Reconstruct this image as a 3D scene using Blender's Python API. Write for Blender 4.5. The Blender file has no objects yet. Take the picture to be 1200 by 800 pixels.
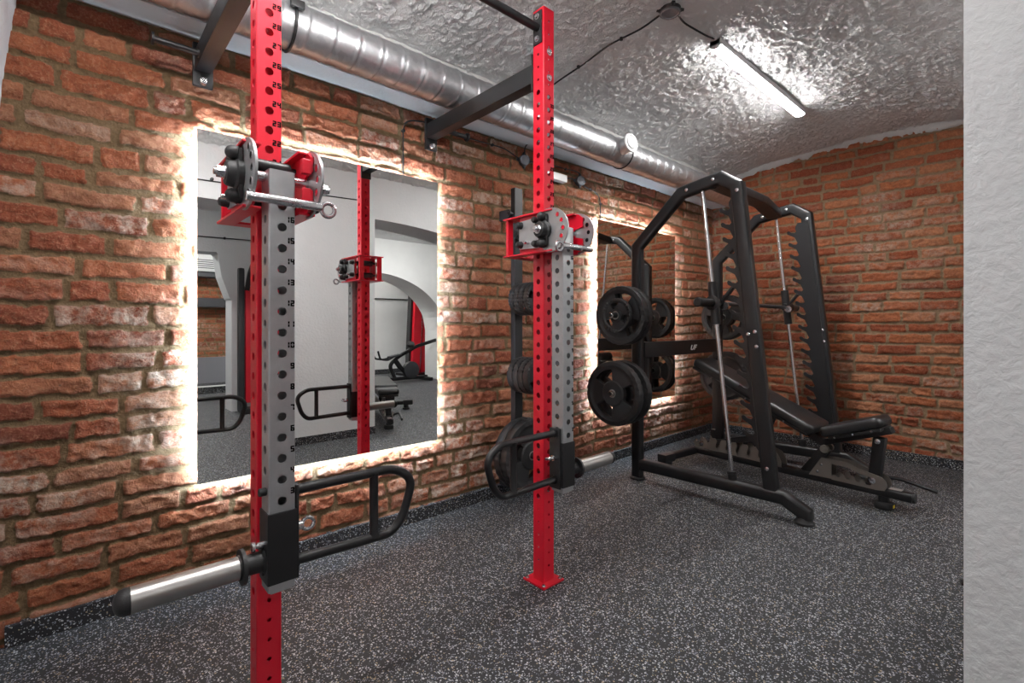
import bpy, bmesh, math, random
import numpy as np
from mathutils import Vector, Matrix
random.seed(7); rng = np.random.default_rng(11)
PI = math.pi
C = bpy.context.scene.collection
SC = bpy.context.scene

# ------------------------------------------------------------------ helpers
def rad(d): return d * PI / 180.0

class MB:
    """collects shapes in world coordinates and links them as ONE mesh object"""
    def __init__(s): s.bm = bmesh.new()
    def poly(s, pts): 
        vs = [s.bm.verts.new(p) for p in pts]
        return s.bm.faces.new(vs)
    def box(s, x0, x1, y0, y1, z0, z1, bev=0.0):
        b = bmesh.new()
        bmesh.ops.create_cube(b, size=1.0)
        for v in b.verts:
            v.co = Vector(((x0+x1)/2 + v.co.x*(x1-x0), (y0+y1)/2 + v.co.y*(y1-y0), (z0+z1)/2 + v.co.z*(z1-z0)))
        if bev > 0:
            bmesh.ops.bevel(b, geom=list(b.edges), offset=bev, segments=2, affect='EDGES', profile=0.7)
        s.merge(b); return s
    def obox(s, c, d, sx, sy, sz, up=(0,0,1), bev=0.0):
        """box centred c; local X along d, Z near up"""
        X = Vector(d).normalized(); U = Vector(up)
        Y = U.cross(X).normalized(); Z = X.cross(Y)
        b = bmesh.new(); bmesh.ops.create_cube(b, size=1.0)
        for v in b.verts: v.co = Vector((v.co.x*sx, v.co.y*sy, v.co.z*sz))
        if bev > 0: bmesh.ops.bevel(b, geom=list(b.edges), offset=bev, segments=2, affect='EDGES', profile=0.7)
        c = Vector(c)
        for v in b.verts: v.co = c + X*v.co.x + Y*v.co.y + Z*v.co.z
        s.merge(b); return s
    def merge(s, b):
        m = {}
        for v in b.verts: m[v] = s.bm.verts.new(v.co)
        for f in b.faces:
            try: s.bm.faces.new([m[v] for v in f.verts])
            except ValueError: pass
        b.free()
    def cyl(s, p0, p1, r, r1=None, n=24, caps=True, bev=0.0):
        p0 = Vector(p0); p1 = Vector(p1); r1 = r if r1 is None else r1
        L = (p1-p0).length
        prof = [(0, r), (L, r1)]
        if bev > 0: prof = [(0, r-bev), (bev*.3, r-bev*.3), (bev, r), (L-bev, r1), (L-bev*.3, r1-bev*.3), (L, r1-bev)]
        return s.lathe(p0, p1-p0, prof, n, caps)
    def lathe(s, o, axis, prof, n=24, caps=True):
        o = Vector(o); A = Vector(axis).normalized()
        t = Vector((0,0,1)) if abs(A.z) < .9 else Vector((1,0,0))
        X = A.cross(t).normalized(); Y = A.cross(X)
        rings = []
        for (h, r) in prof:
            if r < 1e-6: rings.append([s.bm.verts.new(o + A*h)])
            else: rings.append([s.bm.verts.new(o + A*h + (X*math.cos(2*PI*i/n) + Y*math.sin(2*PI*i/n))*r) for i in range(n)])
        for a, b in zip(rings, rings[1:]):
            for i in range(n):
                j = (i+1) % n
                if len(a) == 1 and len(b) == 1: continue
                if len(a) == 1: s.bm.faces.new([a[0], b[j], b[i]])
                elif len(b) == 1: s.bm.faces.new([a[i], a[j], b[0]])
                else: s.bm.faces.new([a[i], a[j], b[j], b[i]])
        if caps:
            if len(rings[0]) > 1: s.bm.faces.new(rings[0][::-1])
            if len(rings[-1]) > 1: s.bm.faces.new(rings[-1])
        return s
    def torus(s, c, axis, R, r, n=28, m=10, a0=0, a1=2*PI):
        c = Vector(c); A = Vector(axis).normalized()
        t = Vector((0,0,1)) if abs(A.z) < .9 else Vector((1,0,0))
        X = A.cross(t).normalized(); Y = A.cross(X)
        full = abs(a1-a0-2*PI) < 1e-6
        pts = [c + (X*math.cos(a0+(a1-a0)*i/n) + Y*math.sin(a0+(a1-a0)*i/n))*R for i in range(n + (0 if full else 1))]
        s.sweep(pts, circ(r, m), closed=full, up=A); return s
    def sweep(s, pts, sec, closed=False, up=(0,0,1), caps=True):
        """sweep a 2-D section along a polyline with mitred joints; section x = side, y = up-ish"""
        pts = [Vector(p) for p in pts]; n = len(pts); U0 = Vector(up).normalized()
        rings = []
        for i, p in enumerate(pts):
            if closed: d0 = (p-pts[i-1]).normalized(); d1 = (pts[(i+1) % n]-p).normalized()
            else:
                d0 = (p-pts[i-1]).normalized() if i > 0 else (pts[1]-p).normalized()
                d1 = (pts[i+1]-p).normalized() if i < n-1 else d0
            T = (d0+d1).normalized(); k = 1.0/max(.35, T.dot(d0))
            S = T.cross(U0)
            if S.length < 1e-4: S = T.cross(Vector((1,0,0)))
            S.normalize(); W = S.cross(T).normalized()
            # mitre stretch in the plane of the bend
            B = (d1-d0)
            ring = []
            for (x, y) in sec:
                off = S*x + W*y
                if B.length > 1e-4:
                    b = B.normalized(); off = off + b*(off.dot(b))*(k-1)
                ring.append(s.bm.verts.new(p+off))
            rings.append(ring)
        m = len(sec)
        pairs = list(zip(rings, rings[1:])) + ([(rings[-1], rings[0])] if closed else [])
        for a, b in pairs:
            for i in range(m):
                j = (i+1) % m
                s.bm.faces.new([a[i], a[j], b[j], b[i]])
        if caps and not closed:
            s.bm.faces.new(rings[0][::-1]); s.bm.faces.new(rings[-1])
        return s
    def prism(s, pts2, f, h0, h1):
        """extrude polygon; f(a, b, h) -> world"""
        A = [s.bm.verts.new(f(a, b, h0)) for a, b in pts2]; B = [s.bm.verts.new(f(a, b, h1)) for a, b in pts2]
        n = len(pts2)
        for i in range(n):
            j = (i+1) % n; s.bm.faces.new([A[i], A[j], B[j], B[i]])
        s.bm.faces.new(A[::-1]); s.bm.faces.new(B); return s
    def build(s, name, mat, parent=None, smooth=True, bevel=0.0, angle=35):
        bmesh.ops.recalc_face_normals(s.bm, faces=list(s.bm.faces))
        off = world_loc(parent) if parent else Vector((0,0,0))
        if parent:
            for v in s.bm.verts: v.co -= off
        me = bpy.data.meshes.new(name); s.bm.to_mesh(me); s.bm.free()
        return link(name, me, mat, parent, smooth, bevel, angle)

def world_loc(o):
    v = Vector((0,0,0))
    while o: v += o.location; o = o.parent
    return v
def link(name, me, mat, parent=None, smooth=True, bevel=0.0, angle=35):
    o = bpy.data.objects.new(name, me); C.objects.link(o)
    if isinstance(mat, (list, tuple)):
        for m in mat: me.materials.append(m)
    else: me.materials.append(mat)
    if parent: o.parent = parent
    if smooth and len(me.polygons):
        me.polygons.foreach_set('use_smooth', [True]*len(me.polygons))
        try: me.set_sharp_from_angle(angle=rad(angle))
        except Exception: pass
    if bevel > 0:
        md = o.modifiers.new('bevel', 'BEVEL'); md.width = bevel; md.segments = 2; md.limit_method = 'ANGLE'; md.angle_limit = rad(40)
    return o
def circ(r, n=12): return [(r*math.cos(2*PI*i/n), r*math.sin(2*PI*i/n)) for i in range(n)]
def rrect(w, h, r=.008, k=3):
    out = []
    for cx, cy, a in ((w/2-r, h/2-r, 0), (-w/2+r, h/2-r, 90), (-w/2+r, -h/2+r, 180), (w/2-r, -h/2+r, 270)):
        for i in range(k+1):
            t = rad(a + 90*i/k); out.append((cx+r*math.cos(t), cy+r*math.sin(t)))
    return out
def rounded(pts, r, k=6):
    """round the inner corners of a polyline"""
    P = [Vector(p) for p in pts]; out = [P[0]]
    for i in range(1, len(P)-1):
        a, b, c = P[i-1], P[i], P[i+1]
        ra = min(r, (a-b).length*.49, (c-b).length*.49)
        p0 = b + (a-b).normalized()*ra; p1 = b + (c-b).normalized()*ra
        for j in range(k+1):
            t = j/k; out.append(p0*(1-t)**2 + b*2*t*(1-t) + p1*t*t)
    out.append(P[-1]); return out
def empty(name, loc, label, cat, group=None):
    o = bpy.data.objects.new(name, None); C.objects.link(o); o.location = loc
    o.empty_display_size = .05
    return tag(o, label, cat, group)
def tag(o, label, cat, group=None):
    o['label'] = label; o['category'] = cat
    if group: o['group'] = group
    return o
def struct(o): o['kind'] = 'structure'; return o
def copy_thing(root, loc, label, group=None):
    r = root.copy(); C.objects.link(r); r.location = loc; r['label'] = label
    if group: r['group'] = group
    for ch in list(root.children):
        c = ch.copy(); C.objects.link(c); c.parent = r
        for g in list(ch.children):
            d = g.copy(); C.objects.link(d); d.parent = c
    return r

# ------------------------------------------------------------------ materials
def nt(name):
    m = bpy.data.materials.new(name); m.use_nodes = True
    n = m.node_tree; b = n.nodes['Principled BSDF']; return m, n, b
def N(n, t, **kw):
    x = n.nodes.new(t)
    for k, v in kw.items():
        if k in x.inputs: x.inputs[k].default_value = v
        else: setattr(x, k, v)
    return x
def L(n, a, b): n.links.new(a, b)
def ramp(n, src, stops, interp='LINEAR'):
    r = N(n, 'ShaderNodeValToRGB'); r.color_ramp.interpolation = interp
    e = r.color_ramp.elements
    while len(e) < len(stops): e.new(.5)
    for q, (p, c) in zip(e, stops):
        q.position = p; q.color = (c[0], c[1], c[2], 1) if hasattr(c, '__len__') else (c, c, c, 1)
    L(n, src, r.inputs[0]); return r
def mix(n, fac, a, b, mode='MIX'):
    x = N(n, 'ShaderNodeMix', data_type='RGBA', blend_type=mode)
    for inp, s in ((x.inputs[0], fac), (x.inputs[6], a), (x.inputs[7], b)):
        if hasattr(s, 'links') or hasattr(s, 'is_linked'): L(n, s, inp)
        else: inp.default_value = (s if not hasattr(s, '__len__') else (*s[:3], 1))
    return x.outputs[2]
def coords(n): return N(n, 'ShaderNodeTexCoord').outputs['Object']
def noise(n, co, scale, detail=4, rough=.5, dist=0):
    x = N(n, 'ShaderNodeTexNoise'); x.inputs['Scale'].default_value = scale; x.inputs['Detail'].default_value = detail
    x.inputs['Roughness'].default_value = rough; x.inputs['Distortion'].default_value = dist
    L(n, co, x.inputs['Vector']); return x.outputs['Fac']
def bump(n, b, h, strength, dist):
    x = N(n, 'ShaderNodeBump'); x.inputs['Strength'].default_value = strength; x.inputs['Distance'].default_value = dist
    L(n, h, x.inputs['Height']); L(n, x.outputs[0], b.inputs['Normal']); return x
def plain(name, col, rough=.5, metal=0, spec=.5, bmp=0, bscale=200, var=0.0, coat=0):
    m, n, b = nt(name)
    b.inputs['Base Color'].default_value = (*col, 1); b.inputs['Roughness'].default_value = rough
    b.inputs['Metallic'].default_value = metal; b.inputs['Specular IOR Level'].default_value = spec
    b.inputs['Coat Weight'].default_value = coat
    co = coords(n)
    if bmp > 0: bump(n, b, noise(n, co, bscale, 3), bmp, .002)
    nz = noise(n, co, 14, 5, .6)
    if var > 0:
        r = ramp(n, nz, [(0.25, [c*(1-var) for c in col]), (.75, [min(1, c*(1+var)) for c in col])]); L(n, r.outputs[0], b.inputs['Base Color'])
    rr = N(n, 'ShaderNodeMapRange'); rr.inputs['To Min'].default_value = max(0.0, rough-.06); rr.inputs['To Max'].default_value = min(1, rough+.06)
    L(n, nz, rr.inputs[0]); L(n, rr.outputs[0], b.inputs['Roughness'])
    return m
def emis(name, col, s):
    m, n, b = nt(name); b.inputs['Base Color'].default_value = (.9, .9, .9, 1)
    b.inputs['Emission Color'].default_value = (*col, 1); b.inputs['Emission Strength'].default_value = s; return m

RED = plain('red_powder_coat', (.60, .004, .022), .38, 0, .5, .05, 900, 0, .15)
RED_DARK = plain('red_cover_panel', (.62, .006, .022), .45)
BLACK = plain('black_powder_coat', (.007, .007, .008), .40, 0, .5, .12, 700)
BLACKM = plain('matte_black_steel', (.013, .013, .014), .48, 0, .5, .1, 500)
DGREY = plain('anthracite_cover', (.035, .036, .04), .45)
RUBBER = plain('black_rubber', (.014, .014, .015), .55, 0, .5, .25, 350)
PLASTIC = plain('black_plastic', (.010, .010, .011), .4)
LEATHER = plain('black_upholstery', (.010, .010, .011), .36, 0, .6, .12, 420)
LIDM = plain('smoky_clear_lid', (.22, .23, .25), .12, .3)
CHROME = plain('polished_chrome', (.78, .78, .80), .13, 1)
SILVER = plain('bright_steel', (.66, .66, .68), .26, 1)
BRUSHED = plain('brushed_steel_sleeve', (.40, .385, .37), .38, 1)
GREYPLATE = plain('warm_grey_steel_plate', (.20, .18, .16), .45, .55)
INK = plain('stencil_black', (.004, .004, .004), .8, 0, .1)
WHITE_PL = plain('white_plastic', (.80, .80, .80), .35)
YELLOW = plain('yellow_sticker', (.75, .62, .02), .5)
LABELG = plain('printed_grey_label', (.35, .33, .31), .5)
WHITE_INK = plain('white_print', (.75, .75, .75), .6)
GREY_PANEL = plain('grey_gloss_panel', (.20, .20, .22), .3)

def zinc():
    m, n, b = nt('zinc_plated_steel'); co = coords(n)
    mp = N(n, 'ShaderNodeMapping'); mp.inputs['Scale'].default_value = (60, 60, 2); L(n, co, mp.inputs[0])
    st = noise(n, mp.outputs[0], 3, 5, .6); cl = noise(n, co, 9, 4, .6)
    r = ramp(n, cl, [(.3, (.37, .38, .39)), (.7, (.50, .51, .52))]); L(n, r.outputs[0], b.inputs['Base Color'])
    b.inputs['Metallic'].default_value = .75
    q = N(n, 'ShaderNodeMapRange'); q.inputs['To Min'].default_value = .30; q.inputs['To Max'].default_value = .46
    L(n, st, q.inputs[0]); L(n, q.outputs[0], b.inputs['Roughness']); bump(n, b, st, .05, .001); return m
ZINC = zinc()
def ductmat():
    m, n, b = nt('galvanised_duct'); co = coords(n)
    v = N(n, 'ShaderNodeTexVoronoi'); v.inputs['Scale'].default_value = 45; L(n, co, v.inputs['Vector'])
    nz = noise(n, co, 6, 4, .6)
    mx = mix(n, .5, v.outputs['Color'], nz)
    r = ramp(n, mx, [(.2, (.55, .56, .58)), (.8, (.72, .73, .75))]); L(n, r.outputs[0], b.inputs['Base Color'])
    b.inputs['Metallic'].default_value = .95
    q = N(n, 'ShaderNodeMapRange'); q.inputs['To Min'].default_value = .34; q.inputs['To Max'].default_value = .46
    L(n, nz, q.inputs[0]); L(n, q.outputs[0], b.inputs['Roughness'])
    return m
DUCT = ductmat()

def plaster(name, col, scale, strength, dist, rough, spec=.5, spots=False):
    m, n, b = nt(name); co = coords(n)
    a = noise(n, co, scale, 8, .62, .4); c = noise(n, co, scale*.22, 4, .5)
    v = N(n, 'ShaderNodeTexVoronoi'); v.inputs['Scale'].default_value = scale*1.1; v.feature = 'SMOOTH_F1'; L(n, co, v.inputs['Vector'])
    s1 = N(n, 'ShaderNodeMath', operation='MULTIPLY_ADD'); L(n, v.outputs['Distance'], s1.inputs[0]); s1.inputs[1].default_value = -.5; L(n, a, s1.inputs[2])
    s2 = N(n, 'ShaderNodeMath', operation='MULTIPLY_ADD'); L(n, c, s2.inputs[0]); s2.inputs[1].default_value = .8; L(n, s1.outputs[0], s2.inputs[2])
    bump(n, b, s2.outputs[0], strength, dist)
    r = ramp(n, noise(n, co, 3.1, 5, .6), [(.3, [x*.93 for x in col]), (.7, col)])
    out = r.outputs[0]
    if spots:
        sp = ramp(n, noise(n, co, 16, 2, .5), [(.70, 0), (.73, 1)]); out = mix(n, sp.outputs[0], out, (.30, .29, .27))
    L(n, out, b.inputs['Base Color'])
    b.inputs['Roughness'].default_value = rough; b.inputs['Specular IOR Level'].default_value = spec
    return m
def ceilmat():
    m, n, b = nt('glossy_rough_ceiling_plaster'); co = coords(n)
    d = N(n, 'ShaderNodeTexNoise'); d.inputs['Scale'].default_value = 18; L(n, co, d.inputs['Vector'])
    vm = N(n, 'ShaderNodeVectorMath', operation='MULTIPLY_ADD'); L(n, d.outputs['Color'], vm.inputs[0]); vm.inputs[1].default_value = (.03, .03, .03); L(n, co, vm.inputs[2])
    a = noise(n, vm.outputs[0], 58, 5, .6); e = noise(n, vm.outputs[0], 24, 4, .6)
    rid = N(n, 'ShaderNodeMath', operation='SUBTRACT'); L(n, a, rid.inputs[0]); rid.inputs[1].default_value = .5
    ab = N(n, 'ShaderNodeMath', operation='ABSOLUTE'); L(n, rid.outputs[0], ab.inputs[0])
    s1 = N(n, 'ShaderNodeMath', operation='MULTIPLY_ADD'); L(n, ab.outputs[0], s1.inputs[0]); s1.inputs[1].default_value = -1.6; L(n, e, s1.inputs[2])
    bump(n, b, s1.outputs[0], .9, .016)
    r = ramp(n, noise(n, co, 2.5, 5, .6), [(.3, (.74, .735, .735)), (.7, (.84, .835, .835))])
    L(n, r.outputs[0], b.inputs['Base Color']); b.inputs['Roughness'].default_value = .5; b.inputs['Specular IOR Level'].default_value = .45
    return m
CEIL = ceilmat()
PLASTER = plaster('white_wall_plaster', (.66, .667, .675), 48, .55, .006, .8, .2)
SMOOTHW = plaster('smooth_white_paint', (.82, .82, .81), 60, .25, .003, .7, .3)
BOXING = plaster('painted_boxing', (.60, .60, .59), 70, .3, .003, .6, .3)

def brickmat(name, ramp_stops, mortar, white=.35):
    m, n, b = nt(name); co = coords(n)
    def attr(k):
        a = N(n, 'ShaderNodeAttribute'); a.attribute_name = k; return a.outputs['Fac']
    tone = attr('tone'); mask = attr('brick'); wash = attr('wash')
    f1 = noise(n, co, 30, 8, .7, .6); f2 = noise(n, co, 110, 6, .7); f3 = noise(n, co, 7, 5, .6)
    base = ramp(n, tone, ramp_stops).outputs[0]
    dark = mix(n, ramp(n, f1, [(.36, 0), (.66, 1)]).outputs[0], mix(n, .55, base, (.16, .045, .028)), base)
    lite = mix(n, ramp(n, f2, [(.50, 0), (.78, .7)]).outputs[0], dark, (.58, .32, .19))
    blk = mix(n, ramp(n, noise(n, co, 55, 4, .7), [(.64, 0), (.72, .7)]).outputs[0], lite, (.06, .035, .028))
    ws = N(n, 'ShaderNodeMath', operation='MULTIPLY'); L(n, ramp(n, noise(n, co, 24, 7, .75), [(.42, 0), (.62, 1)]).outputs[0], ws.inputs[0]); L(n, wash, ws.inputs[1])
    wsh = mix(n, ws.outputs[0], blk, (.56, .45, .36))
    mort = ramp(n, noise(n, co, 60, 6, .7), [(.3, [x*.72 for x in mortar]), (.7, [min(1, x*1.2) for x in mortar])]).outputs[0]
    mm = N(n, 'ShaderNodeMath', operation='MULTIPLY_ADD'); L(n, f2, mm.inputs[0]); mm.inputs[1].default_value = .5; L(n, mask, mm.inputs[2])
    mk = ramp(n, mm.outputs[0], [(.52, 0), (.78, 1)]).outputs[0]
    L(n, mix(n, mk, mort, wsh), b.inputs['Base Color'])
    b.inputs['Roughness'].default_value = .88; b.inputs['Specular IOR Level'].default_value = .25
    h = N(n, 'ShaderNodeMath', operation='MULTIPLY_ADD'); L(n, f2, h.inputs[0]); h.inputs[1].default_value = .9; L(n, f1, h.inputs[2])
    bump(n, b, h.outputs[0], 1.0, .013)
    return m
BRICK_L = brickmat('reclaimed_brick_side', [(0, (.17, .047, .028)), (.25, (.33, .088, .040)), (.55, (.45, .150, .068)), (.85, (.37, .175, .098)), (1, (.46, .27, .175))], (.215, .142, .076))
BRICK_B = brickmat('reclaimed_brick_end', [(0, (.27, .065, .036)), (.35, (.47, .125, .056)), (.7, (.62, .215, .092)), (1, (.64, .33, .19))], (.36, .25, .155))

def floormat(name, big=1.0, dens=.80, base=(.014, .0155, .018)):
    m, n, b = nt(name); co = coords(n)
    cur = base
    first = True
    acc = None
    nz = N(n, 'ShaderNodeTexNoise'); nz.inputs['Scale'].default_value = 90; L(n, co, nz.inputs['Vector'])
    vm = N(n, 'ShaderNodeVectorMath', operation='MULTIPLY_ADD'); L(n, nz.outputs['Color'], vm.inputs[0]); vm.inputs[1].default_value = (.009, .009, .009); L(n, co, vm.inputs[2])
    gr = ramp(n, noise(n, co, 260, 3, .6), [(.3, [x*.6 for x in base]), (.7, [x*1.7 for x in base])]).outputs[0]
    col = gr
    for sc, th, cc in ((145, dens, (.50, .51, .53)), (230, dens+.03, (.38, .39, .41)), (180, dens+.05, (.20, .22, .27)), (170, dens+.13, (.40, .33, .22))):
        v = N(n, 'ShaderNodeTexVoronoi'); v.inputs['Scale'].default_value = sc/big; v.inputs['Randomness'].default_value = 1
        L(n, vm.outputs[0], v.inputs['Vector'])
        sp = N(n, 'ShaderNodeSeparateColor'); L(n, v.outputs['Color'], sp.inputs[0])
        g = N(n, 'ShaderNodeMath', operation='GREATER_THAN'); L(n, sp.outputs[0], g.inputs[0]); g.inputs[1].default_value = th
        d = N(n, 'ShaderNodeMath', operation='LESS_THAN'); L(n, v.outputs['Distance'], d.inputs[0]); d.inputs[1].default_value = .42
        mu = N(n, 'ShaderNodeMath', operation='MULTIPLY'); L(n, g.outputs[0], mu.inputs[0]); L(n, d.outputs[0], mu.inputs[1])
        col = mix(n, mu.outputs[0], col, cc)
    L(n, col, b.inputs['Base Color'])
    b.inputs['Roughness'].default_value = .62; b.inputs['Specular IOR Level'].default_value = .45
    bump(n, b, noise(n, co, 300, 4, .6), .35, .0015)
    return m
FLOOR = floormat('speckled_rubber_floor')
UPSTAND = floormat('speckled_rubber_upstand', 1.0, .83, (.012, .012, .014))
def mirrormat():
    m, n, b = nt('silvered_mirror'); b.inputs['Base Color'].default_value = (.90, .915, .905, 1)
    b.inputs['Metallic'].default_value = 1; b.inputs['Roughness'].default_value = 0.0
    return m
MIRROR = mirrormat()
TUBE_ON = emis('lit_lamp_diffuser', (1, .985, .97), 125)
TUBE_LO = emis('added_lamp_diffuser_soft', (1, .985, .97), 32)  # emitter of an unseen lamp added behind the camera
TUBE_BAY = emis('lit_lamp_diffuser_bay', (1, .985, .97), 100)
TUBE_HI = emis('added_lamp_diffuser_strong', (1, .985, .97), 150)  # emitter of the unseen lamps added in the mirrored rooms
LED_ON = emis('cool_led_strip', (.64, .84, 1), 340)

# ------------------------------------------------------------------ numpy noise and grids
def vnoise(x, y, seed=0):
    r = np.random.default_rng(seed); G = r.random((256, 256))
    xi = np.floor(x).astype(int); yi = np.floor(y).astype(int); fx = x-xi; fy = y-yi
    fx = fx*fx*(3-2*fx); fy = fy*fy*(3-2*fy)
    g = lambda a, b: G[a % 256, b % 256]
    return (g(xi, yi)*(1-fx)+g(xi+1, yi)*fx)*(1-fy) + (g(xi, yi+1)*(1-fx)+g(xi+1, yi+1)*fx)*fy
def fbm(x, y, o=4, seed=0):
    s = 0; a = 1; t = 0
    for i in range(o): s = s + a*vnoise(x*2**i+i*17.3, y*2**i+i*9.1, seed+i); t += a; a *= .55
    return s/t
def grid_mesh(name, P, attrs=None, keep=None):
    """P: (nj, ni, 3) array of points"""
    nj, ni, _ = P.shape
    me = bpy.data.meshes.new(name)
    idx = np.arange(nj*ni).reshape(nj, ni)
    q = np.stack([idx[:-1, :-1], idx[:-1, 1:], idx[1:, 1:], idx[1:, :-1]], -1).reshape(-1, 4)
    me.vertices.add(nj*ni); me.vertices.foreach_set('co', P.reshape(-1).astype(np.float32))
    me.loops.add(q.size); me.loops.foreach_set('vertex_index', q.reshape(-1).astype(np.int32))
    me.polygons.add(len(q)); me.polygons.foreach_set('loop_start', np.arange(0, q.size, 4, dtype=np.int32))
    me.polygons.foreach_set('use_smooth', np.ones(len(q), dtype=bool))
    for k, a in (attrs or {}).items():
        at = me.attributes.new(k, 'FLOAT', 'POINT'); at.data.foreach_set('value', a.reshape(-1).astype(np.float32))
    me.update(calc_edges=True); me.validate(); return me

def brick_grid(W, z0, z1, res, seed, depth=.014, course=.0735, rough=.006, washf=.36):
    ni = int(W/res)+1; nj = int((z1-z0)/res)+1
    s = np.linspace(0, W, ni)[None, :].repeat(nj, 0); z = np.linspace(z0, z1, nj)[:, None].repeat(ni, 1)
    r = np.random.default_rng(seed)
    zw = z + (fbm(s*1.6, z*1.2, 3, seed+5)-.5)*.035 + (fbm(s*9, z*9, 2, seed+8)-.5)*.010
    sw = s + (fbm(s*10+50, z*10, 2, seed+9)-.5)*.014
    edges = [z0-.05]
    while edges[-1] < z1+.1: edges.append(edges[-1] + course*r.uniform(.9, 1.1))
    edges = np.array(edges); row = np.clip(np.searchsorted(edges, zw)-1, 0, len(edges)-2)
    dz = np.minimum(zw-edges[row], edges[row+1]-zw)
    tone = np.zeros_like(s); dx = np.zeros_like(s); lift = np.zeros_like(s); wash = np.zeros_like(s); tilt = np.zeros_like(s); jt = np.zeros_like(s)
    for k in range(len(edges)-1):
        m = row == k
        if not m.any(): continue
        cuts = [-.3*r.random()]
        while cuts[-1] < W+.1: cuts.append(cuts[-1] + r.choice([.125, .235, .25, .245, .20])*r.uniform(.9, 1.12))
        cuts = np.array(cuts); x = sw[m]; i = np.clip(np.searchsorted(cuts, x)-1, 0, len(cuts)-2)
        n = len(cuts)
        t = r.random(n); l = r.normal(0, 1, n); w = (r.random(n) < .30)*r.random(n); tt = r.normal(0, 1, n); j = r.uniform(0, .0035, n)
        dx[m] = np.minimum(x-cuts[i], cuts[i+1]-x); tone[m] = t[i]; lift[m] = l[i]; wash[m] = w[i]
        tilt[m] = tt[i]*(x-(cuts[i]+cuts[i+1])/2); jt[m] = j[i]
    d = np.minimum(dx, dz) - .0060 - jt + (fbm(s*38, z*38, 3, seed+2)-.5)*.016
    msk = np.clip(d/.006, 0, 1); msk = msk*msk*(3-2*msk)
    h = msk*(depth + lift*.0025 + tilt*.02) + msk*(fbm(s*26, z*38, 5, seed+3)-.5)*rough*3.6 + (fbm(s*40, z*40, 3, seed+4)-.5)*.006
    # chipped corners and hollows
    chip = np.clip((fbm(s*7, z*14, 3, seed+6)-.66)*8, 0, 1); h = h - chip*msk*.010
    h = h + (fbm(s*1.1, z*1.1, 2, seed+7)-.5)*.012
    tone = np.clip(tone*.75 + .3*(fbm(s*1.5, z*1.5, 2, seed+11)-.5) + .12, 0, 1)
    wash = np.clip(wash*washf*2 + np.clip((fbm(s*2.2, z*2.2, 3, seed+12)-.58)*4, 0, .8), 0, 1)
    return s, z, h, dict(brick=msk, tone=tone, wash=wash)

# ------------------------------------------------------------------ ROOM SHELL
H = 1.025
def zc(v): return 2.485-4.7+np.sqrt(4.7**2-(v-1.08)**2)
VW = 2.245; UB = 4.64; UF = -.16
# left brick wall
s, z, h, at = brick_grid(UB-UF+.06, -.01, 2.16, .0052, 3, course=.0785)
P = np.stack([UF-.03+s, VW-h, z], -1)
wl = struct(link('wall_left', grid_mesh('wall_left', P, at), BRICK_L, None, False))
# back brick wall
s, z, h, at = brick_grid(2.35, -.01, 2.50, .0065, 21, .017, .0770, .007, .35)
P = np.stack([UB-h, VW+.02-s, z], -1)
wb = struct(link('wall_back', grid_mesh('wall_back', P, at), BRICK_B, None, False))
# floor
m = MB(); m.box(-1.6, 6.6, -6.2, 2.4, -.05, 0)
struct(m.build('floor', FLOOR, None, False))
# vaulted ceiling with real relief
ni = int((UB+.1-UF+.1)/.0052); nj = int(2.24/.0052)
uu = np.linspace(UF-.1, UB+.05, ni)[None, :].repeat(nj, 0); vv = np.linspace(.10, 2.33, nj)[:, None].repeat(ni, 1)
k_ = fbm(uu*46+fbm(uu*12, vv*12, 2, 66)*1.6, vv*46+fbm(uu*12, vv*12, 2, 67)*1.6, 3, 61)
rel = -.013*np.clip((k_-.44)*3.4, 0, 1)*(.30+fbm(uu*4, vv*4, 2, 68)) + (fbm(uu*7, vv*7, 3, 63)-.5)*.012 + (fbm(uu*1.5, vv*1.5, 2, 64)-.5)*.03
P = np.stack([uu, vv, zc(vv)+rel], -1)
struct(link('ceiling', grid_mesh('ceiling', P[::-1]), CEIL, None, False))
# boxing below the vault along the brick wall
m = MB(); m.box(UF, UB-.005, 2.10, 2.30, 2.132, 2.45, .004)
struct(m.build('trim_1', BOXING, None, False))
# ragged plaster lip where the vault meets the end wall
n_ = 260; vs = np.linspace(.08, 2.12, n_); lip = MB(); prev = None
for i, v in enumerate(vs):
    dz = .022 + .03*float(vnoise(np.array(v*14), np.array(3.0), 5)) + .012*float(vnoise(np.array(v*60), np.array(1.0), 6))
    zz = float(zc(v)); ring = [lip.bm.verts.new((UB-.012, v, zz-dz)), lip.bm.verts.new((UB-.034, v, zz-dz*.6)), lip.bm.verts.new((UB-.05, v, zz+.01)), lip.bm.verts.new((UB+.01, v, zz+.02)), lip.bm.verts.new((UB+.01, v, zz-dz))]
    if prev:
        for a in range(5): lip.bm.faces.new([prev[a], prev[(a+1) % 5], ring[(a+1) % 5], ring[a]])
    prev = ring
struct(lip.build('trim_2', plaster('plaster_lip', (.70, .70, .69), 80, .5, .006, .6), None))
# speckled rubber upstands
def upstand(name, x0, x1, y0, y1): 
    m = MB(); m.box(x0, x1, y0, y1, 0, .068, .003); return struct(m.build(name, UPSTAND, None, False))
upstand('baseboard_left', UF, UB-.02, 2.212, 2.262)
upstand('baseboard_back', UB-.032, UB+.02, .12, 2.21)

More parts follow.
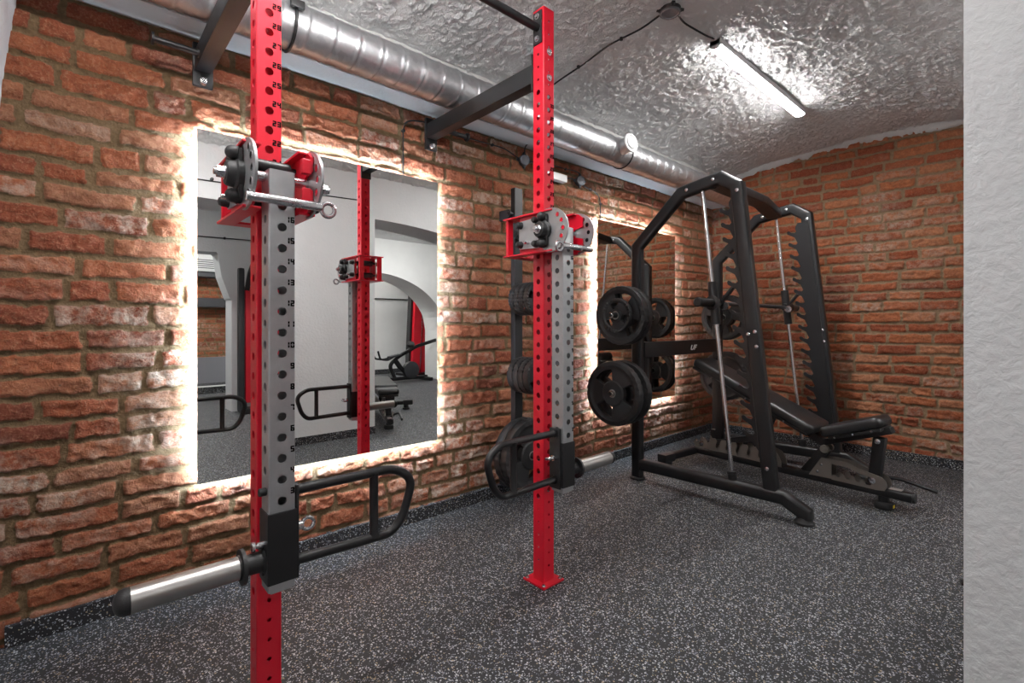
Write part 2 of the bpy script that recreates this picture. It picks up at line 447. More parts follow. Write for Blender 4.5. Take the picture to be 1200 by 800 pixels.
# white wall on the camera's side: pier between two arched openings
def wall_with_openings(name, u0, u1, v0, v1, ztop, openings, mat, along='u', steps=28):
    """openings: (a0, a1, f(a)->height of the opening); a mesh of jambs, lintels and soffits"""
    m = MB(); W = (lambda a, d, z: (a, d, z)) if along == 'u' else (lambda a, d, z: (d, a, z))
    def hexa(a0, a1, zb0, zb1):
        p = [W(a0, v0, zb0), W(a1, v0, zb1), W(a1, v0, ztop), W(a0, v0, ztop)]
        q = [W(a0, v1, zb0), W(a1, v1, zb1), W(a1, v1, ztop), W(a0, v1, ztop)]
        m.poly(p); m.poly(q[::-1]); m.poly([p[0], p[1], q[1], q[0]]); m.poly([p[2], p[3], q[3], q[2]]); m.poly([p[0], q[0], q[3], p[3]]); m.poly([p[1], p[2], q[2], q[1]])
    cur = u0
    for (a0, a1, f) in openings:
        if a0 > cur: hexa(cur, a0, 0, 0)
        for i in range(steps):
            s0 = a0+(a1-a0)*i/steps; s1 = a0+(a1-a0)*(i+1)/steps
            hexa(s0, s1, f(s0), f(s1))
        cur = a1
    if cur < u1: hexa(cur, u1, 0, 0)
    bmesh.ops.remove_doubles(m.bm, verts=list(m.bm.verts), dist=1e-5)
    # drop the inner faces shared by neighbouring blocks
    seen = {}
    for fc in m.bm.faces:
        k = tuple(sorted(v.index for v in fc.verts)) if False else frozenset(fc.verts)
        seen.setdefault(k, []).append(fc)
    bmesh.ops.delete(m.bm, geom=[x for g in seen.values() if len(g) > 1 for x in g], context='FACES_ONLY')
    return struct(m.build(name, mat, None, False))
wall_with_openings('wall_right', UF-.9, UB+.3, -.30, .12, 2.62,
    [(-.6, 1.262, lambda a: 1.965), (2.10, 3.9, lambda a: 2.0-.075*((a-2.1)/.7)**2*.6 if a < 3.0 else 1.926-.11*((a-3.0)/.9)**2)], PLASTER)
upstand('baseboard_right', 1.35, 2.10, .112, .1268)
# white end wall beside the camera (its slanting edge shows top left)
m = MB()
p = [(-.125, 2.2), (-.165, 1.80), (-.18, 0)]
m.prism([(-.125, 2.5), (-.125, 2.14), (-.166, 1.79), (-.20, 1.3), (-.22, 0), (-.5, 0), (-.5, 2.5)], lambda a, b, h: (a, h, b), .12, 2.3)
struct(m.build('wall_front', PLASTER, None, False))

# ---- the neighbouring room, seen in the mirrors
m = MB(); m.box(-1.6, 2.2, -2.03, -.30, 2.30, 2.36); m.box(2.2, 6.5, -5.2, -.30, 2.42, 2.48)
struct(m.build('ceiling', CEIL, None, False))
wall_with_openings('wall_rear', -1.6, 2.2, -2.33, -2.03, 2.36,
    [(-1.2, 1.375, lambda a: 1.84 if a < 1.235 else (1.84-.27*(a-1.235)/.035 if a < 1.27 else (1.57-.26*(a-1.27)/.09 if a < 1.36 else 1.30)))], PLASTER, steps=150)
m = MB(); m.box(2.14, 2.2, -3.05, -2.03, 0, 2.46); struct(m.build('wall_rear', SMOOTHW, None, False))
def arch(a):
    t = max(0, 1-((a-3.6)/1.42)**2); return .9 + .965*math.sqrt(t)
wall_with_openings('wall_rear', 2.0, 6.5, -3.71, -3.05, 2.48, [(2.18, 5.02, arch)], SMOOTHW, steps=64)
m = MB(); m.box(1.8, 6.5, -5.0, -4.85, 0, 2.5); m.box(6.45, 6.55, -5.0, .1, 0, 2.5)
struct(m.build('wall_rear', SMOOTHW, None, False))
m = MB(); m.box(-1.62, -1.52, -6.0, .12, 0, 2.5)
struct(m.build('wall_front', SMOOTHW, None, False))
m = MB(); m.box(1.8, 6.4, -4.85, -4.80, 0, .09); m.box(5.02, 6.4, -3.05, -3.02, 0, .08); struct(m.build('baseboard_rear', UPSTAND, None, False))
# raised stage, dark panel and brick niche beyond the left opening
m = MB(); m.box(-1.5, 3.2, -4.75, -3.9, 0, .10); struct(m.build('floor', UPSTAND, None, False))
m = MB(); m.box(-1.5, 3.2, -3.93, -3.88, .10, .115); struct(m.build('trim_3', SMOOTHW, None, False))
m = MB(); m.box(-1.5, 3.2, -4.50, -4.44, .10, .50); struct(m.build('trim_4', GREY_PANEL, None, False))
s, z, h, at = brick_grid(4.6, .0, 2.3, .016, 77)
P = np.stack([-1.5+s, -4.62+h, z], -1)
struct(link('wall_rear', grid_mesh('wall_rear', P[::-1], at), BRICK_L, None, False))
m = MB(); m.box(-1.5, 3.2, -4.60, -4.40, 1.28, 1.42); m.box(-1.5, 3.2, -4.60, -4.30, 1.74, 1.82); struct(m.build('trim_5', DGREY, None, False))
m = MB(); m.box(-1.5, 3.2, -4.62, -2.33, 2.30, 2.36); m.box(-1.5, 3.2, -4.60, -4.25, 1.82, 2.3); struct(m.build('ceiling', SMOOTHW, None, False))
t = empty('ventilation_grille', (1.2, -3.6, 1.95), 'pale slatted grille high in the far doorway, seen in the large mirror', 'vent')
m = MB(); m.box(.9, 2.1, -4.25, -4.235, 1.84, 2.02); m.build('frame', WHITE_PL, t)
m = MB()
for i in range(5): m.box(.92, 2.08, -4.236, -4.225, 1.862+i*.03, 1.872+i*.03)
m.build('slats', DGREY, t)

# ------------------------------------------------------------------ perforated square tube
def perforated(m, uc, vc, w, z0, z1, holes_v, holes_u, t=.003, n=20):
    """square tube w wide round (uc, vc); holes_* = [(z, r)] on the faces whose normal is +-v / +-u"""
    hw = w/2; cb = .004
    def face(to_world, holes, k):
        # k = half width of the flat
        hs = sorted(holes); cells = []
        zs = [z0] + [ (a[0]+b[0])/2 for a, b in zip(hs, hs[1:]) ] + [z1]
        for (zh, r), a, b in zip(hs, zs, zs[1:]):
            lo = max(a, zh-.0245); hi = min(b, zh+.0245)
            if lo > a+1e-6: cells.append((None, a, lo))
            cells.append(((zh, r), lo, hi))
            if hi < b-1e-6: cells.append((None, hi, b))
        if not hs: cells = [(None, z0, z1)]
        for depth, flip in ((0, False), (t, True)):
            for hole, a, b in cells:
                if hole is None:
                    q = [to_world(-k, a, depth), to_world(k, a, depth), to_world(k, b, depth), to_world(-k, b, depth)]
                    m.poly(q[::-1] if flip else q); continue
                zh, r = hole; inn = []; out = []
                for i in range(n):
                    th = 2*PI*i/n + PI/n*0; c, s_ = math.cos(th), math.sin(th)
                    inn.append(to_world(r*c, zh+r*s_, depth))
                    sx = k/abs(c) if abs(c) > 1e-9 else 1e9
                    sy = ((b-zh) if s_ > 0 else (zh-a))/abs(s_) if abs(s_) > 1e-9 else 1e9
                    q = min(sx, sy); out.append((q*c, zh+q*s_))
                corners = [(k, b), (-k, b), (-k, a), (k, a)]
                vi = [m.bm.verts.new(p) for p in inn]; vo = [m.bm.verts.new(to_world(x, y, depth)) for x, y in out]
                for i in range(n):
                    j = (i+1) % n; extra = []
                    (x0, y0), (x1, y1) = out[i], out[j]
                    for cx, cy in corners:
                        # corner lies between the two rays
                        a0 = math.atan2(y0-zh, x0) ; a1 = math.atan2(y1-zh, x1); ac = math.atan2(cy-zh, cx)
                        if a1 < a0: a1 += 2*PI
                        if ac < a0-1e-9: ac += 2*PI
                        if a0+1e-6 < ac < a1-1e-6: extra.append(m.bm.verts.new(to_world(cx, cy, depth)))
                    f = [vi[i], vo[i]] + extra + [vo[j], vi[j]]
                    m.bm.faces.new(f[::-1] if flip else f)
                if depth == 0:
                    wi = [m.bm.verts.new(to_world(r*math.cos(2*PI*i/n), zh+r*math.sin(2*PI*i/n), t)) for i in range(n)]
                    for i in range(n):
                        j = (i+1) % n; m.bm.faces.new([vi[j], vi[i], wi[i], wi[j]][::-1])
    kf = hw-cb
    face(lambda a, zz, d: (uc+a, vc-hw+d, zz), holes_v, kf)
    face(lambda a, zz, d: (uc-a, vc+hw-d, zz), holes_v, kf)
    face(lambda a, zz, d: (uc-hw+d, vc-a, zz), holes_u, kf)
    face(lambda a, zz, d: (uc+hw-d, vc+a, zz), holes_u, kf)
    for su, sv in ((-1,-1), (1,-1), (1,1), (-1,1)):
        arc = [(uc+su*(kf+cb*math.sin(a)), vc+sv*(kf+cb*math.cos(a))) for a in (0, rad(30), rad(60), rad(90))]
        for (a, b), (c, d) in zip(arc, arc[1:]): m.poly([(a, b, z0), (c, d, z0), (c, d, z1), (a, b, z1)])
    for zz in (z0, z1):
        m.box(uc-kf, uc+kf, vc-kf, vc+kf, zz-.001 if zz == z1 else zz, zz+.002 if zz == z1 else zz+.003)
def recalc_free_build(m, name, mat, parent):
    # keep authored winding (thin double walls)
    off = world_loc(parent)
    for v in m.bm.verts: v.co -= off
    me = bpy.data.meshes.new(name); m.bm.to_mesh(me); m.bm.free()
    o = link(name, me, mat, parent, False); return o

SEG = {'0': 'abcdef', '1': 'bc', '2': 'abged', '3': 'abgcd', '4': 'fgbc', '5': 'afgcd', '6': 'afgecd', '7': 'abc', '8': 'abcdefg', '9': 'abcdfg'}
def digits(m, txt, x, z, v, w=.0092, hgt=.0145, gap=.0022, th=.0034):
    """stencil numerals on a plane of constant v (facing -v)"""
    for ch in txt:
        x1 = x+w; zm = z+hgt/2; zt = z+hgt; e = .0006
        R = {'a': (x+e, x1-e, zt-th, zt), 'd': (x+e, x1-e, z, z+th), 'g': (x+e, x1-e, zm-th/2, zm+th/2),
             'f': (x, x+th, zm+e, zt-e), 'b': (x1-th, x1, zm+e, zt-e), 'e': (x, x+th, z+e, zm-e), 'c': (x1-th, x1, z+e, zm-e)}
        for sgm in SEG[ch]:
            a, b, c, d = R[sgm]; m.box(a, b, v-.0006, v+.0005, c, d)
        x = x1+gap

# ------------------------------------------------------------------ POWER RACK
rack = empty('power_rack', (.89, 1.375, 0), 'red perforated two-post wall rack bolted to the floor with black cross arms and pull-up bar', 'power rack')
zn = [.369+.05*i for i in range(-6, 39)]
hv = [(a, .0105 if .33 < a < 1.925 else .0052) for a in zn if .03 < a < 2.25]
hu = [(a+.022, .0105 if .31 < a < 1.93 else .0052) for a in zn if .03 < a+.022 < 2.25]
for uc in (.374, 1.403):
    m = MB(); perforated(m, uc, 1.375, .06, .008, 2.27, hv, hu)
    up = recalc_free_build(m, 'upright', RED, rack)
    for k in range(1, 31): 
        m = MB(); digits(m, str(k), uc+.0280-(.0206 if k > 9 else .0092), .369+.05*k+.0125, 1.345); m.build('numeral', INK, up, False)
    m = MB(); m.box(uc-.058, uc+.058, 1.317, 1.433, 0, .008, .003); 
    bp = m.build('base_plate', RED, rack, True)
    for a, b in ((-.046, -.046), (.046, -.046), (-.046, .046), (.046, .046)):
        m = MB(); m.cyl((uc+a, 1.375+b, .008), (uc+a, 1.375+b, .0105), .0085); m.cyl((uc+a, 1.375+b, .010), (uc+a, 1.375+b, .016), .0055, n=6); m.build('bolt', SILVER, bp)
    # cross arm to the brick wall
    m = MB(); m.box(uc-.028, uc+.028, 1.411, 2.205, 1.992, 2.068, .005); arm = m.build('cross_arm', BLACKM, rack)
    m = MB(); m.box(uc-.034, uc+.034, 2.195, 2.214, 1.935, 2.10, .006); wp = m.build('wall_plate', BLACKM, arm)
    m = MB(); m.cyl((uc, 2.196, 1.955), (uc, 2.182, 1.955), .016, .013, 20, True, .003); m.cyl((uc, 2.184, 1.955), (uc, 2.174, 1.955), .009, n=6); m.build('bolt', SILVER, arm)
    m = MB(); m.box(uc-.034, uc+.034, 1.405, 1.413, 1.955, 2.105, .003); m.build('arm_bracket', BLACKM, arm)
    sg = -1 if uc < 1 else 1
    m = MB(); m.lathe((uc+sg*.027, 2.11, 2.02), (sg, 0, 0), [(0, .018), (.006, .018), (.0061, .0115), (.135, .0115), (.136, .022), (.143, .022), (.144, 0)], 20); m.build('peg', BLACK, arm)
    for zb in (1.997, 2.099):
        m = MB(); m.lathe((uc, 1.345, zb), (0, -1, 0), [(0, .0135), (.002, .0135), (.003, .009), (.008, .0085), (.010, .004), (.010, 0)], 20); m.build('bolt', SILVER, rack)
    # bar bracket on the inner face
    si = 1 if uc < 1 else -1
    m = MB(); m.box(min(uc+si*.03, uc+si*.036), max(uc+si*.03, uc+si*.036), 1.352, 1.398, 2.13, 2.258, .002); bb = m.build('bar_bracket', BLACKM, rack)
    for zb in (2.15, 2.238):
        m = MB(); m.lathe((uc+si*.036, 1.375, zb), (si, 0, 0), [(0, .012), (.002, .012), (.003, .008), (.008, .007), (.009, 0)], 18); m.build('bolt', SILVER, bb)
m = MB(); m.cyl((.41, 1.375, 2.194), (1.367, 1.375, 2.194), .0155, n=24); m.build('pull_up_bar', BLACK, rack)

# ------------------------------------------------------------------ JAMMER ARMS
def jammer(c, inn, label):
    """c = u of the tube's centre, inn = +1/-1 the inner side (towards the other arm)"""
    t = empty('jammer_arm', (c, 1.262, .39), label, 'jammer arm', 'lever arms hanging on the red posts')
    zs = [.454+.05*k for k in range(0, 19)]
    m = MB(); perforated(m, c, 1.262, .06, .392, 1.388, [(a, .0105) for a in zs if a > .58 and a < 1.34], [(a+.02, .0105) for a in zs if a > .58 and a < 1.32])
    tube = recalc_free_build(m, 'arm_tube', ZINC, t)
    for k in range(1, 17):
        if .454+.05*k > .59:
            m = MB(); digits(m, str(k), c+.0280-(.0206 if k > 9 else .0092), .454+.05*k+.0125, 1.232); m.build('numeral', INK, tube, False)
    m = MB(); m.box(c-.024, c+.024, 1.238, 1.286, .386, .392, .002); m.build('end_cap', ZINC, tube)
    # trolley side plates
    for sd in (-1, 1):
        up = c+sd*.072
        poly = [(1.425, 1.318), (1.425, 1.425), (1.30, 1.432)] + [(1.262+.094*math.cos(rad(a)), 1.372+.082*math.sin(rad(a))) for a in range(78, 283, 8)] + [(1.30, 1.312)]
        poly = [(a if a < 1.262 else a, b) for a, b in poly]
        m = MB()
        # solid plate; black or red discs imitate the depth of five open holes
        m.prism(poly, lambda a, b, h: (h, a, b), up-.003, up+.003)
        side = m.build('side_plate', ZINC, t)
        bo = []
        m = MB()
        for a in (128, 154, 180, 206, 232):
            y = 1.262+.070*math.cos(rad(a)); zz = 1.372+.066*math.sin(rad(a))
            m.lathe((up-.0045, y, zz), (1, 0, 0), [(0, .0075), (0, .0095), (.009, .0095), (.009, .0075)], 20, False)
        m.build('hole_rims', SILVER, side)
        m = MB()
        for a in (128, 154, 180, 206, 232):
            y = 1.262+.070*math.cos(rad(a)); zz = 1.372+.066*math.sin(rad(a)); m.cyl((up-.0036, y, zz), (up+.0036, y, zz), .0078, n=18)
        m.build('hole_disc', RED if sd == inn else INK, side)
        o = sd
        # bearing hub with nut
        m = MB(); m.lathe((up+o*.003, 1.285, 1.374), (o, 0, 0), [(0, .036), (.012, .036), (.016, .031), (.03, .029), (.034, .026), (.034, 0)], 32); hb = m.build('bearing_hub', RUBBER, t)
        m = MB(); m.cyl((up+o*.036, 1.285, 1.374), (up+o*.040, 1.285, 1.374), .017, n=24); m.cyl((up+o*.039, 1.285, 1.374), (up+o*.054, 1.285, 1.374), .0135, n=6); m.cyl((up+o*.052, 1.285, 1.374), (up+o*.060, 1.285, 1.374), .008); m.build('nut', SILVER, hb)
        m = MB(); m.box(min(up+o*.003, up+o*.014), max(up+o*.003, up+o*.014), 1.262, 1.308, 1.315, 1.433, .008); m.build('bearing_flange', RUBBER, t)
        for (vk, zk, r) in ((1.285, 1.424, .0165), (1.285, 1.324, .0165)):
            m = MB(); m.lathe((up+o*.003, vk, zk), (o, 0, 0), [(0, r*.9), (.004, r), (.022, r), (.030, r*.75), (.034, r*.35), (.035, 0)], 22); m.build('bolt_cap', RUBBER, t)
        for (vk, zk) in ((1.326, 1.418), (1.326, 1.328), (1.414, 1.410), (1.414, 1.334)):
            m = MB(); m.lathe((up+o*.003, vk, zk), (o, 0, 0), [(0, .014), (.003, .014), (.004, .0125), (.015, .0125), (.022, .009), (.025, 0)], 20); m.build('roller_cap', RUBBER, t)
        m = MB(); m.cyl((up+o*.003, 1.372, 1.338), (up+o*.028, 1.372, 1.338), .0065, n=16, bev=.001); m.build('stop_pin', SILVER, t)
    # rollers that run on the post
    for (vk, zk) in ((1.326, 1.418), (1.326, 1.328), (1.424, 1.410), (1.424, 1.334)):
        m = MB(); m.lathe((c-.066, vk, zk), (1, 0, 0), [(0, .008), (.020, .008), (.021, .0165), (.111, .0165), (.112, .008), (.132, .008)], 22); m.build('roller', PLASTIC, t)
    # red cage: top and bottom frames, back posts and front lugs
    for zz in (1.446, 1.296):
        m = MB()
        for sd in (-1, 1):
            a, b = sorted((c+sd*.042, c+sd*.082)); m.box(a, b, 1.245, 1.515, zz-.003, zz+.003)
        m.box(c-.042, c+.042, 1.470, 1.515, zz-.003, zz+.003)
        m.build('cage_frame', RED, t, True, .001)
    for sd in (-1, 1):
        a, b = sorted((c+sd*.046, c+sd*.074)); m = MB(); m.box(a, b, 1.492, 1.505, 1.296, 1.446); m.build('cage_post', RED, t, True, .001)
        m = MB(); a, b = sorted((c+sd*.060, c+sd*.066))
        m.prism([(1.43, 1.299), (1.43, 1.445), (1.235, 1.445), (1.215, 1.43), (1.215, 1.395), (1.255, 1.388), (1.255, 1.358), (1.215, 1.350), (1.215, 1.312), (1.235, 1.299)], lambda x, y, h: (h, x, y), a, b)
        m.build('lug_plate', RED, t)
    for zz in (1.405, 1.335):
        m = MB(); a, b = sorted((c+inn*.040, c+inn*.062)); m.box(a, b, 1.212, 1.228, zz-.018, zz+.018); m.build('cage_lug', RED, t, True, .002)
    m = MB(); m.lathe((c-.075, 1.262, 1.374), (1, 0, 0), [(0, .012), (.15, .012)], 20); m.build('pivot_shaft', SILVER, t)
    # locking pin with ring
    m = MB(); m.cyl((c-inn*.088, 1.192, 1.307), (c+inn*.078, 1.192, 1.307), .0105, n=24, bev=.002); pin = m.build('locking_pin', SILVER, t)
    m = MB(); m.torus((c+inn*.094, 1.192, 1.302), (0, 1, .15), .0160, .0052); m.build('pull_ring', SILVER, pin)
    # black handle carriage
    m = MB(); m.box(c-.0335, c+.0335, 1.2285, 1.2955, .410, .578, .004); blk = m.build('sleeve_block', PLASTIC, t)
    m = MB(); a, b = sorted((c+inn*.0335, c+inn*.0415)); m.box(a, b, 1.238, 1.292, .405, .632, .004); m.build('handle_plate', BLACKM, t)
    pts = [(c+inn*.038, 1.265, .613), (c+inn*.315, 1.265, .613), (c+inn*.372, 1.265, .57), (c+inn*.340, 1.265, .470), (c+inn*.305, 1.265, .432), (c+inn*.038, 1.265, .438)]
    pts = rounded(pts, .06, 7)
    m = MB(); m.sweep(pts, circ(.0125, 16), up=(0,1,0)); hd = m.build('handle', BLACK, t)
    m = MB(); m.lathe((c+inn*.250, 1.265, .436), (0, 0, 1), [(0, .017), (.012, .012), (.165, .012), (.177, .016)], 18); m.build('grip', BLACK, hd)
    for zz in (.613, .438):
        m = MB(); m.lathe((c+inn*.0415, 1.265, zz), (inn, 0, 0), [(0, .017), (.005, .017), (.006, .0126)], 20); m.build('collar', BLACK, hd)
    m = MB(); m.cyl((c+inn*.041, 1.262, .523), (c+inn*.056, 1.262, .523), .011, n=18); m.torus((c+inn*.070, 1.262, .523), (0, 1, 0) if inn > 0 else (.2, .35, 1), .0145, .0050); m.build('eye_bolt', CHROME, t)
    # weight sleeve outwards
    m = MB(); m.lathe((c-inn*.0335, 1.262, .461), (-inn, 0, 0), [(0, .030), (.006, .024), (.040, .023), (.041, .040), (.049, .040), (.050, .028), (.054, .028)], 32); m.build('sleeve_collar', BLACKM, t)
    m = MB(); m.cyl((c-inn*.087, 1.262, .461), (c-inn*.285, 1.262, .461), .0262, n=36); m.build('weight_sleeve', BRUSHED, t)
    m = MB(); m.lathe((c-inn*.284, 1.262, .461), (-inn, 0, 0), [(0, .0270), (.010, .0270), (.019, .024), (.025, .017), (.028, .008), (.0285, 0)], 32); m.build('end_plug', RUBBER, t)
    m = MB(); m.cyl((c-inn*.033, 1.262, .500), (c-inn*.046, 1.262, .500), .0085, n=18); m.lathe((c-inn*.046, 1.262, .500), (-inn, 0, 0), [(0, .006), (.006, .006), (.007, .012), (.013, .012), (.015, 0)], 18); m.build('pop_pin', SILVER, t)
    m = MB(); m.cyl((c-inn*.03, 1.25, .628), (c-inn*.047, 1.25, .628), .0095, n=18, bev=.002); m.build('rubber_stop', RUBBER, t)
    m = MB(); a, b = sorted((c-inn*.0335, c-inn*.040)); m.box(a, b, 1.25, 1.278, .43, .49, .004); m.build('latch_plate', PLASTIC, t)
    return t
jammer(.371, 1, 'silver and black jammer arm on the nearer red post, steel sleeve pointing left')
jammer(1.391, -1, 'silver and black jammer arm on the farther red post, black handle pointing left')

# ------------------------------------------------------------------ MIRRORS
def mirror(u0, u1, label):
    V = 2.19; t = empty('mirror', ((u0+u1)/2, V+.02, .41), label, 'mirror', 'backlit mirrors on the brick wall')
    m = MB(); m.box(u0, u1, V, V+.005, .411, 1.769); m.build('glass', MIRROR, t, False)
    m = MB(); m.box(u0+.03, u1-.03, V+.006, V+.026, .441, 1.739); m.build('backing_frame', WHITE_PL, t, False)
    m = MB(); hs = MB(); a = .012; b = .028
    for (x0, x1, y0, y1) in ((u0+a, u1-a, 1.769-b, 1.769-a), (u0+a, u1-a, .411+a, .411+b), (u0+a, u0+b, .411+b, 1.769-b), (u1-b, u1-a, .411+b, 1.769-b)):
        m.box(x0, x1, V+.0102, V+.0112, y0, y1)
    for (x0, x1, y0, y1) in ((u0+a, u1-a, 1.769-b, 1.769-a), (u0+a, u1-a, .411+a, .411+b), (u0+a, u0+b, .411+b, 1.769-b), (u1-b, u1-a, .411+b, 1.769-b)):
        hs.box(x0, x1, V+.005, V+.0102, y0, y1)
    ch = hs.build('strip_channel', WHITE_PL, t, False)
    m.build('led_strip', LED_ON, ch, False)
mirror(.353, 1.435, 'large backlit mirror with white glow on the brick wall behind the two red posts')
mirror(2.787, 3.839, 'large backlit mirror with white glow on the brick wall behind the weight plates')

# ------------------------------------------------------------------ DUCT
dt = empty('ventilation_duct', (2.2, 2.0, 2.09), 'silver spiral ventilation duct running along the top of the brick wall', 'duct')
nu = 760; na = 56; R = .088; vc, zd = 1.995, 2.182
U = np.linspace(UF, UB-.01, nu)[None, :].repeat(na+1, 0); A = np.linspace(0, 2*PI, na+1)[:, None].repeat(nu, 1)
ph = (U/.102 + .22*A/(2*PI)*0 + .30*np.cos(A+.6)*0.35) % 1.0
rr = R + .0045*np.exp(-((ph-.5)/.045)**2)-.0035*np.exp(-((ph-.62)/.04)**2) + (fbm(U*3, A*.6, 2, 91)-.5)*.002
P = np.stack([U, vc+rr*np.cos(A), zd+rr*np.sin(A)], -1) - np.array(dt.location)
link('spiral_pipe', grid_mesh('spiral_pipe', P), DUCT, dt, False)
for uu_, w in ((.625, .006), (2.80, .004)):
    m = MB(); m.torus((uu_, vc, zd), (1, 0, 0), R+.006, w, 48, 8); m.build('strap', PLASTIC, dt)
m = MB(); m.box(.60, .65, vc-R-.02, vc-R-.004, zd+.02, zd+.05, .004); m.build('strap_buckle', PLASTIC, dt)
d = Vector((-.12, -1, .10)).normalized(); o0 = Vector((2.70, vc-.06, 2.185))
m = MB(); m.lathe(o0, d, [(0, .050), (.085, .050)], 40); br = m.build('branch_collar', DUCT, dt)
m = MB(); m.lathe(o0+d*.083, d, [(0, .056), (.004, .062), (.013, .060), (.016, .050), (.010, .046), (.010, .0)], 48); m.lathe(o0+d*.083, d, [(.011, .0), (.011, .041), (.017, .041), (.022, .034), (.024, .02), (.025, 0)], 48); m.build('air_valve', WHITE_PL, dt)

# ------------------------------------------------------------------ CEILING LAMPS
def lamp(u0, u1, v, z, label, em=None, side=.016):
    t = empty('ceiling_lamp', ((u0+u1)/2, v, z+.035), label, 'ceiling lamp')
    m = MB(); m.box(u0, u1, v-.029, v+.029, z-.007+side, z+.030, .004); m.build('housing', WHITE_PL, t)
    m = MB(); m.prism([(v-.0285, z-.006+side), (v-.0285, z-.007), (v-.022, z-.013), (v+.022, z-.013), (v+.0285, z-.007), (v+.0285, z-.006+side)], lambda a, b, h: (h, a, b), u0+.012, u1-.012); m.build('diffuser', em or TUBE_ON, t)
    if z < 2.35 and v > 0:  # added rods carry the unseen rack lamp, lowered to brighten the vault
        for a in (u0+.15, u1-.15):
            m = MB(); m.cyl((a, v, z+.028), (a, v, float(zc(v))-.004), .004, n=10); m.build('added_hanger', SILVER, t)
    for a in (u0, u1-.012):
        m = MB(); m.prism([(v-.027, z+.03), (v-.027, z-.006), (v-.012, z-.017), (v+.012, z-.017), (v+.027, z-.006), (v+.027, z+.03)], lambda x, y, h: (h, x, y), a, a+.012); m.build('end_cap', WHITE_PL, t)
lamp(2.43, 3.67, 1.165, 2.44, 'white linear ceiling lamp lit on the vaulted ceiling above the black machine', None, .002)
lamp(-.08, 1.05, 1.05, 2.30, 'unseen white linear lamp above the red rack, hung low to brighten the vault', TUBE_BAY, .026)
lamp(-.5, .7, -1.45, 2.25, 'unseen linear lamp added to light the neighbouring room behind the camera', TUBE_LO)  # this lamp and those below are unseen, added to light the mirrored rooms
lamp(3.2, 4.4, -1.7, 2.38, 'unseen linear lamp added to light the neighbouring room behind the pier', TUBE_HI)
lamp(3.0, 4.2, -4.3, 2.42, 'unseen linear lamp added to light the far room beyond the arch', TUBE_HI)
lamp(.3, 1.5, -3.2, 2.25, 'unseen linear lamp added to light the raised stage by the far doorway', TUBE_HI)

# ------------------------------------------------------------------ CABLES AND BOXES
def round_box(name, c, d, label, r=.034):
    t = empty(name, c, label, 'junction box', 'round junction boxes'); d = Vector(d).normalized(); c = Vector(c)
    m = MB(); m.lathe(c, d, [(0, r), (.022, r), (.024, r*.97)], 32); m.build('body', PLASTIC, t)
    m = MB(); m.lathe(c, d, [(.022, r*.96), (.030, r*.96), (.034, r*.86), (.034, r*.75), (.031, r*.70), (.031, 0)], 32); m.build('lid', LIDM, t)
    X = d.cross(Vector((0,0,1)) if abs(d.z) < .9 else Vector((1,0,0))).normalized(); Y = d.cross(X)
    for k in range(4):
        a = rad(45+90*k) if abs(d.z) > .9 else rad(90*k)
        q = X*math.cos(a)+Y*math.sin(a)
        m = MB(); m.lathe(c+d*.012+q*(r*.92), q, [(0, .011), (.008, .011), (.009, .009), (.018, .008), (.019, .004)], 16); m.build('cable_gland', PLASTIC, t)
    return t
round_box('junction_box', (2.085, 2.222, 2.035), (-.25, -1, 0), 'round black junction box on the bricks just left of the farther red post', .034)
round_box('junction_box', (2.615, 2.222, 2.01), (-.25, -1, 0), 'round black junction box on the bricks right of the farther red post', .034)
round_box('junction_box', (2.06, 1.20, 2.490), (0, 0, -1), 'round black junction box with four glands on the vaulted ceiling', .048)
def cable(pts, label, clips=(), r=.0038, axis=(0,1,0)):
    P = rounded(pts, .05, 5)
    t = empty('cable', P[0], label, 'cable', 'black electrical cables')
    m = MB(); m.sweep(P, circ(r, 8), up=axis); m.build('sheath', PLASTIC, t)
    for k in clips:
        p = Vector(k); m = MB(); m.lathe(p-Vector(axis)*.008, axis, [(0, .006), (.002, .009), (.014, .009), (.016, .006)], 14); m.build('clip', PLASTIC, t)
W_ = 2.213
cable([(1.245, W_, 1.75), (1.245, W_, 2.01), (1.26, W_, 2.05), (1.30, W_, 2.068), (1.372, W_, 2.078)], 'thin black cable rising from the large mirror to the black cross arm', [(1.245, W_, 2.0)])
cable([(1.44, W_, 2.082), (1.61, W_, 2.066), (1.80, W_, 2.07), (1.92, W_, 2.074), (2.02, W_, 2.045), (2.05, W_, 2.037)], 'black cable along the bricks left of the farther red post', [(1.83, W_, 2.071)])
cable([(2.09, W_, 2.075), (2.092, W_, 2.13), (2.11, 2.09, 2.16), (2.11, 2.08, 2.22)], 'short black cable rising from the left junction box behind the duct')
cable([(2.12, W_, 2.035), (2.25, W_, 2.062), (2.47, W_, 2.064), (2.56, W_, 2.072), (2.61, W_, 2.066), (2.615, W_, 2.045)], 'black cable along the bricks between the red post and the right junction box', [(2.47, W_, 2.064)])
cable([(2.457, W_, 1.995), (2.51, W_, 2.012), (2.575, W_, 2.012)], 'short black cable joining the white driver box to the junction box')
cable([(2.65, W_, 1.995), (2.70, W_, 1.975), (2.78, W_, 1.972), (2.842, W_, 1.93), (2.845, W_, 1.86), (2.842, W_, 1.76)], 'black cable dropping from the right junction box to the second mirror', [(2.73, W_, 1.974), (2.845, W_, 1.89)])
def onvault(u, v, d=.012): return (u, v, float(zc(v))-d)
cable([onvault(2.05, 1.25, .012)] + [onvault(2.045+.006*math.sin(i*1.7), 1.25+.09*i, .020+.006*math.sin(i*1.3)) for i in range(1, 9)], 'black cable clipped across the vaulted ceiling towards the duct', [onvault(2.045, 1.46, .02), onvault(2.045, 1.74, .02)], .0045, (0, 0, 1))
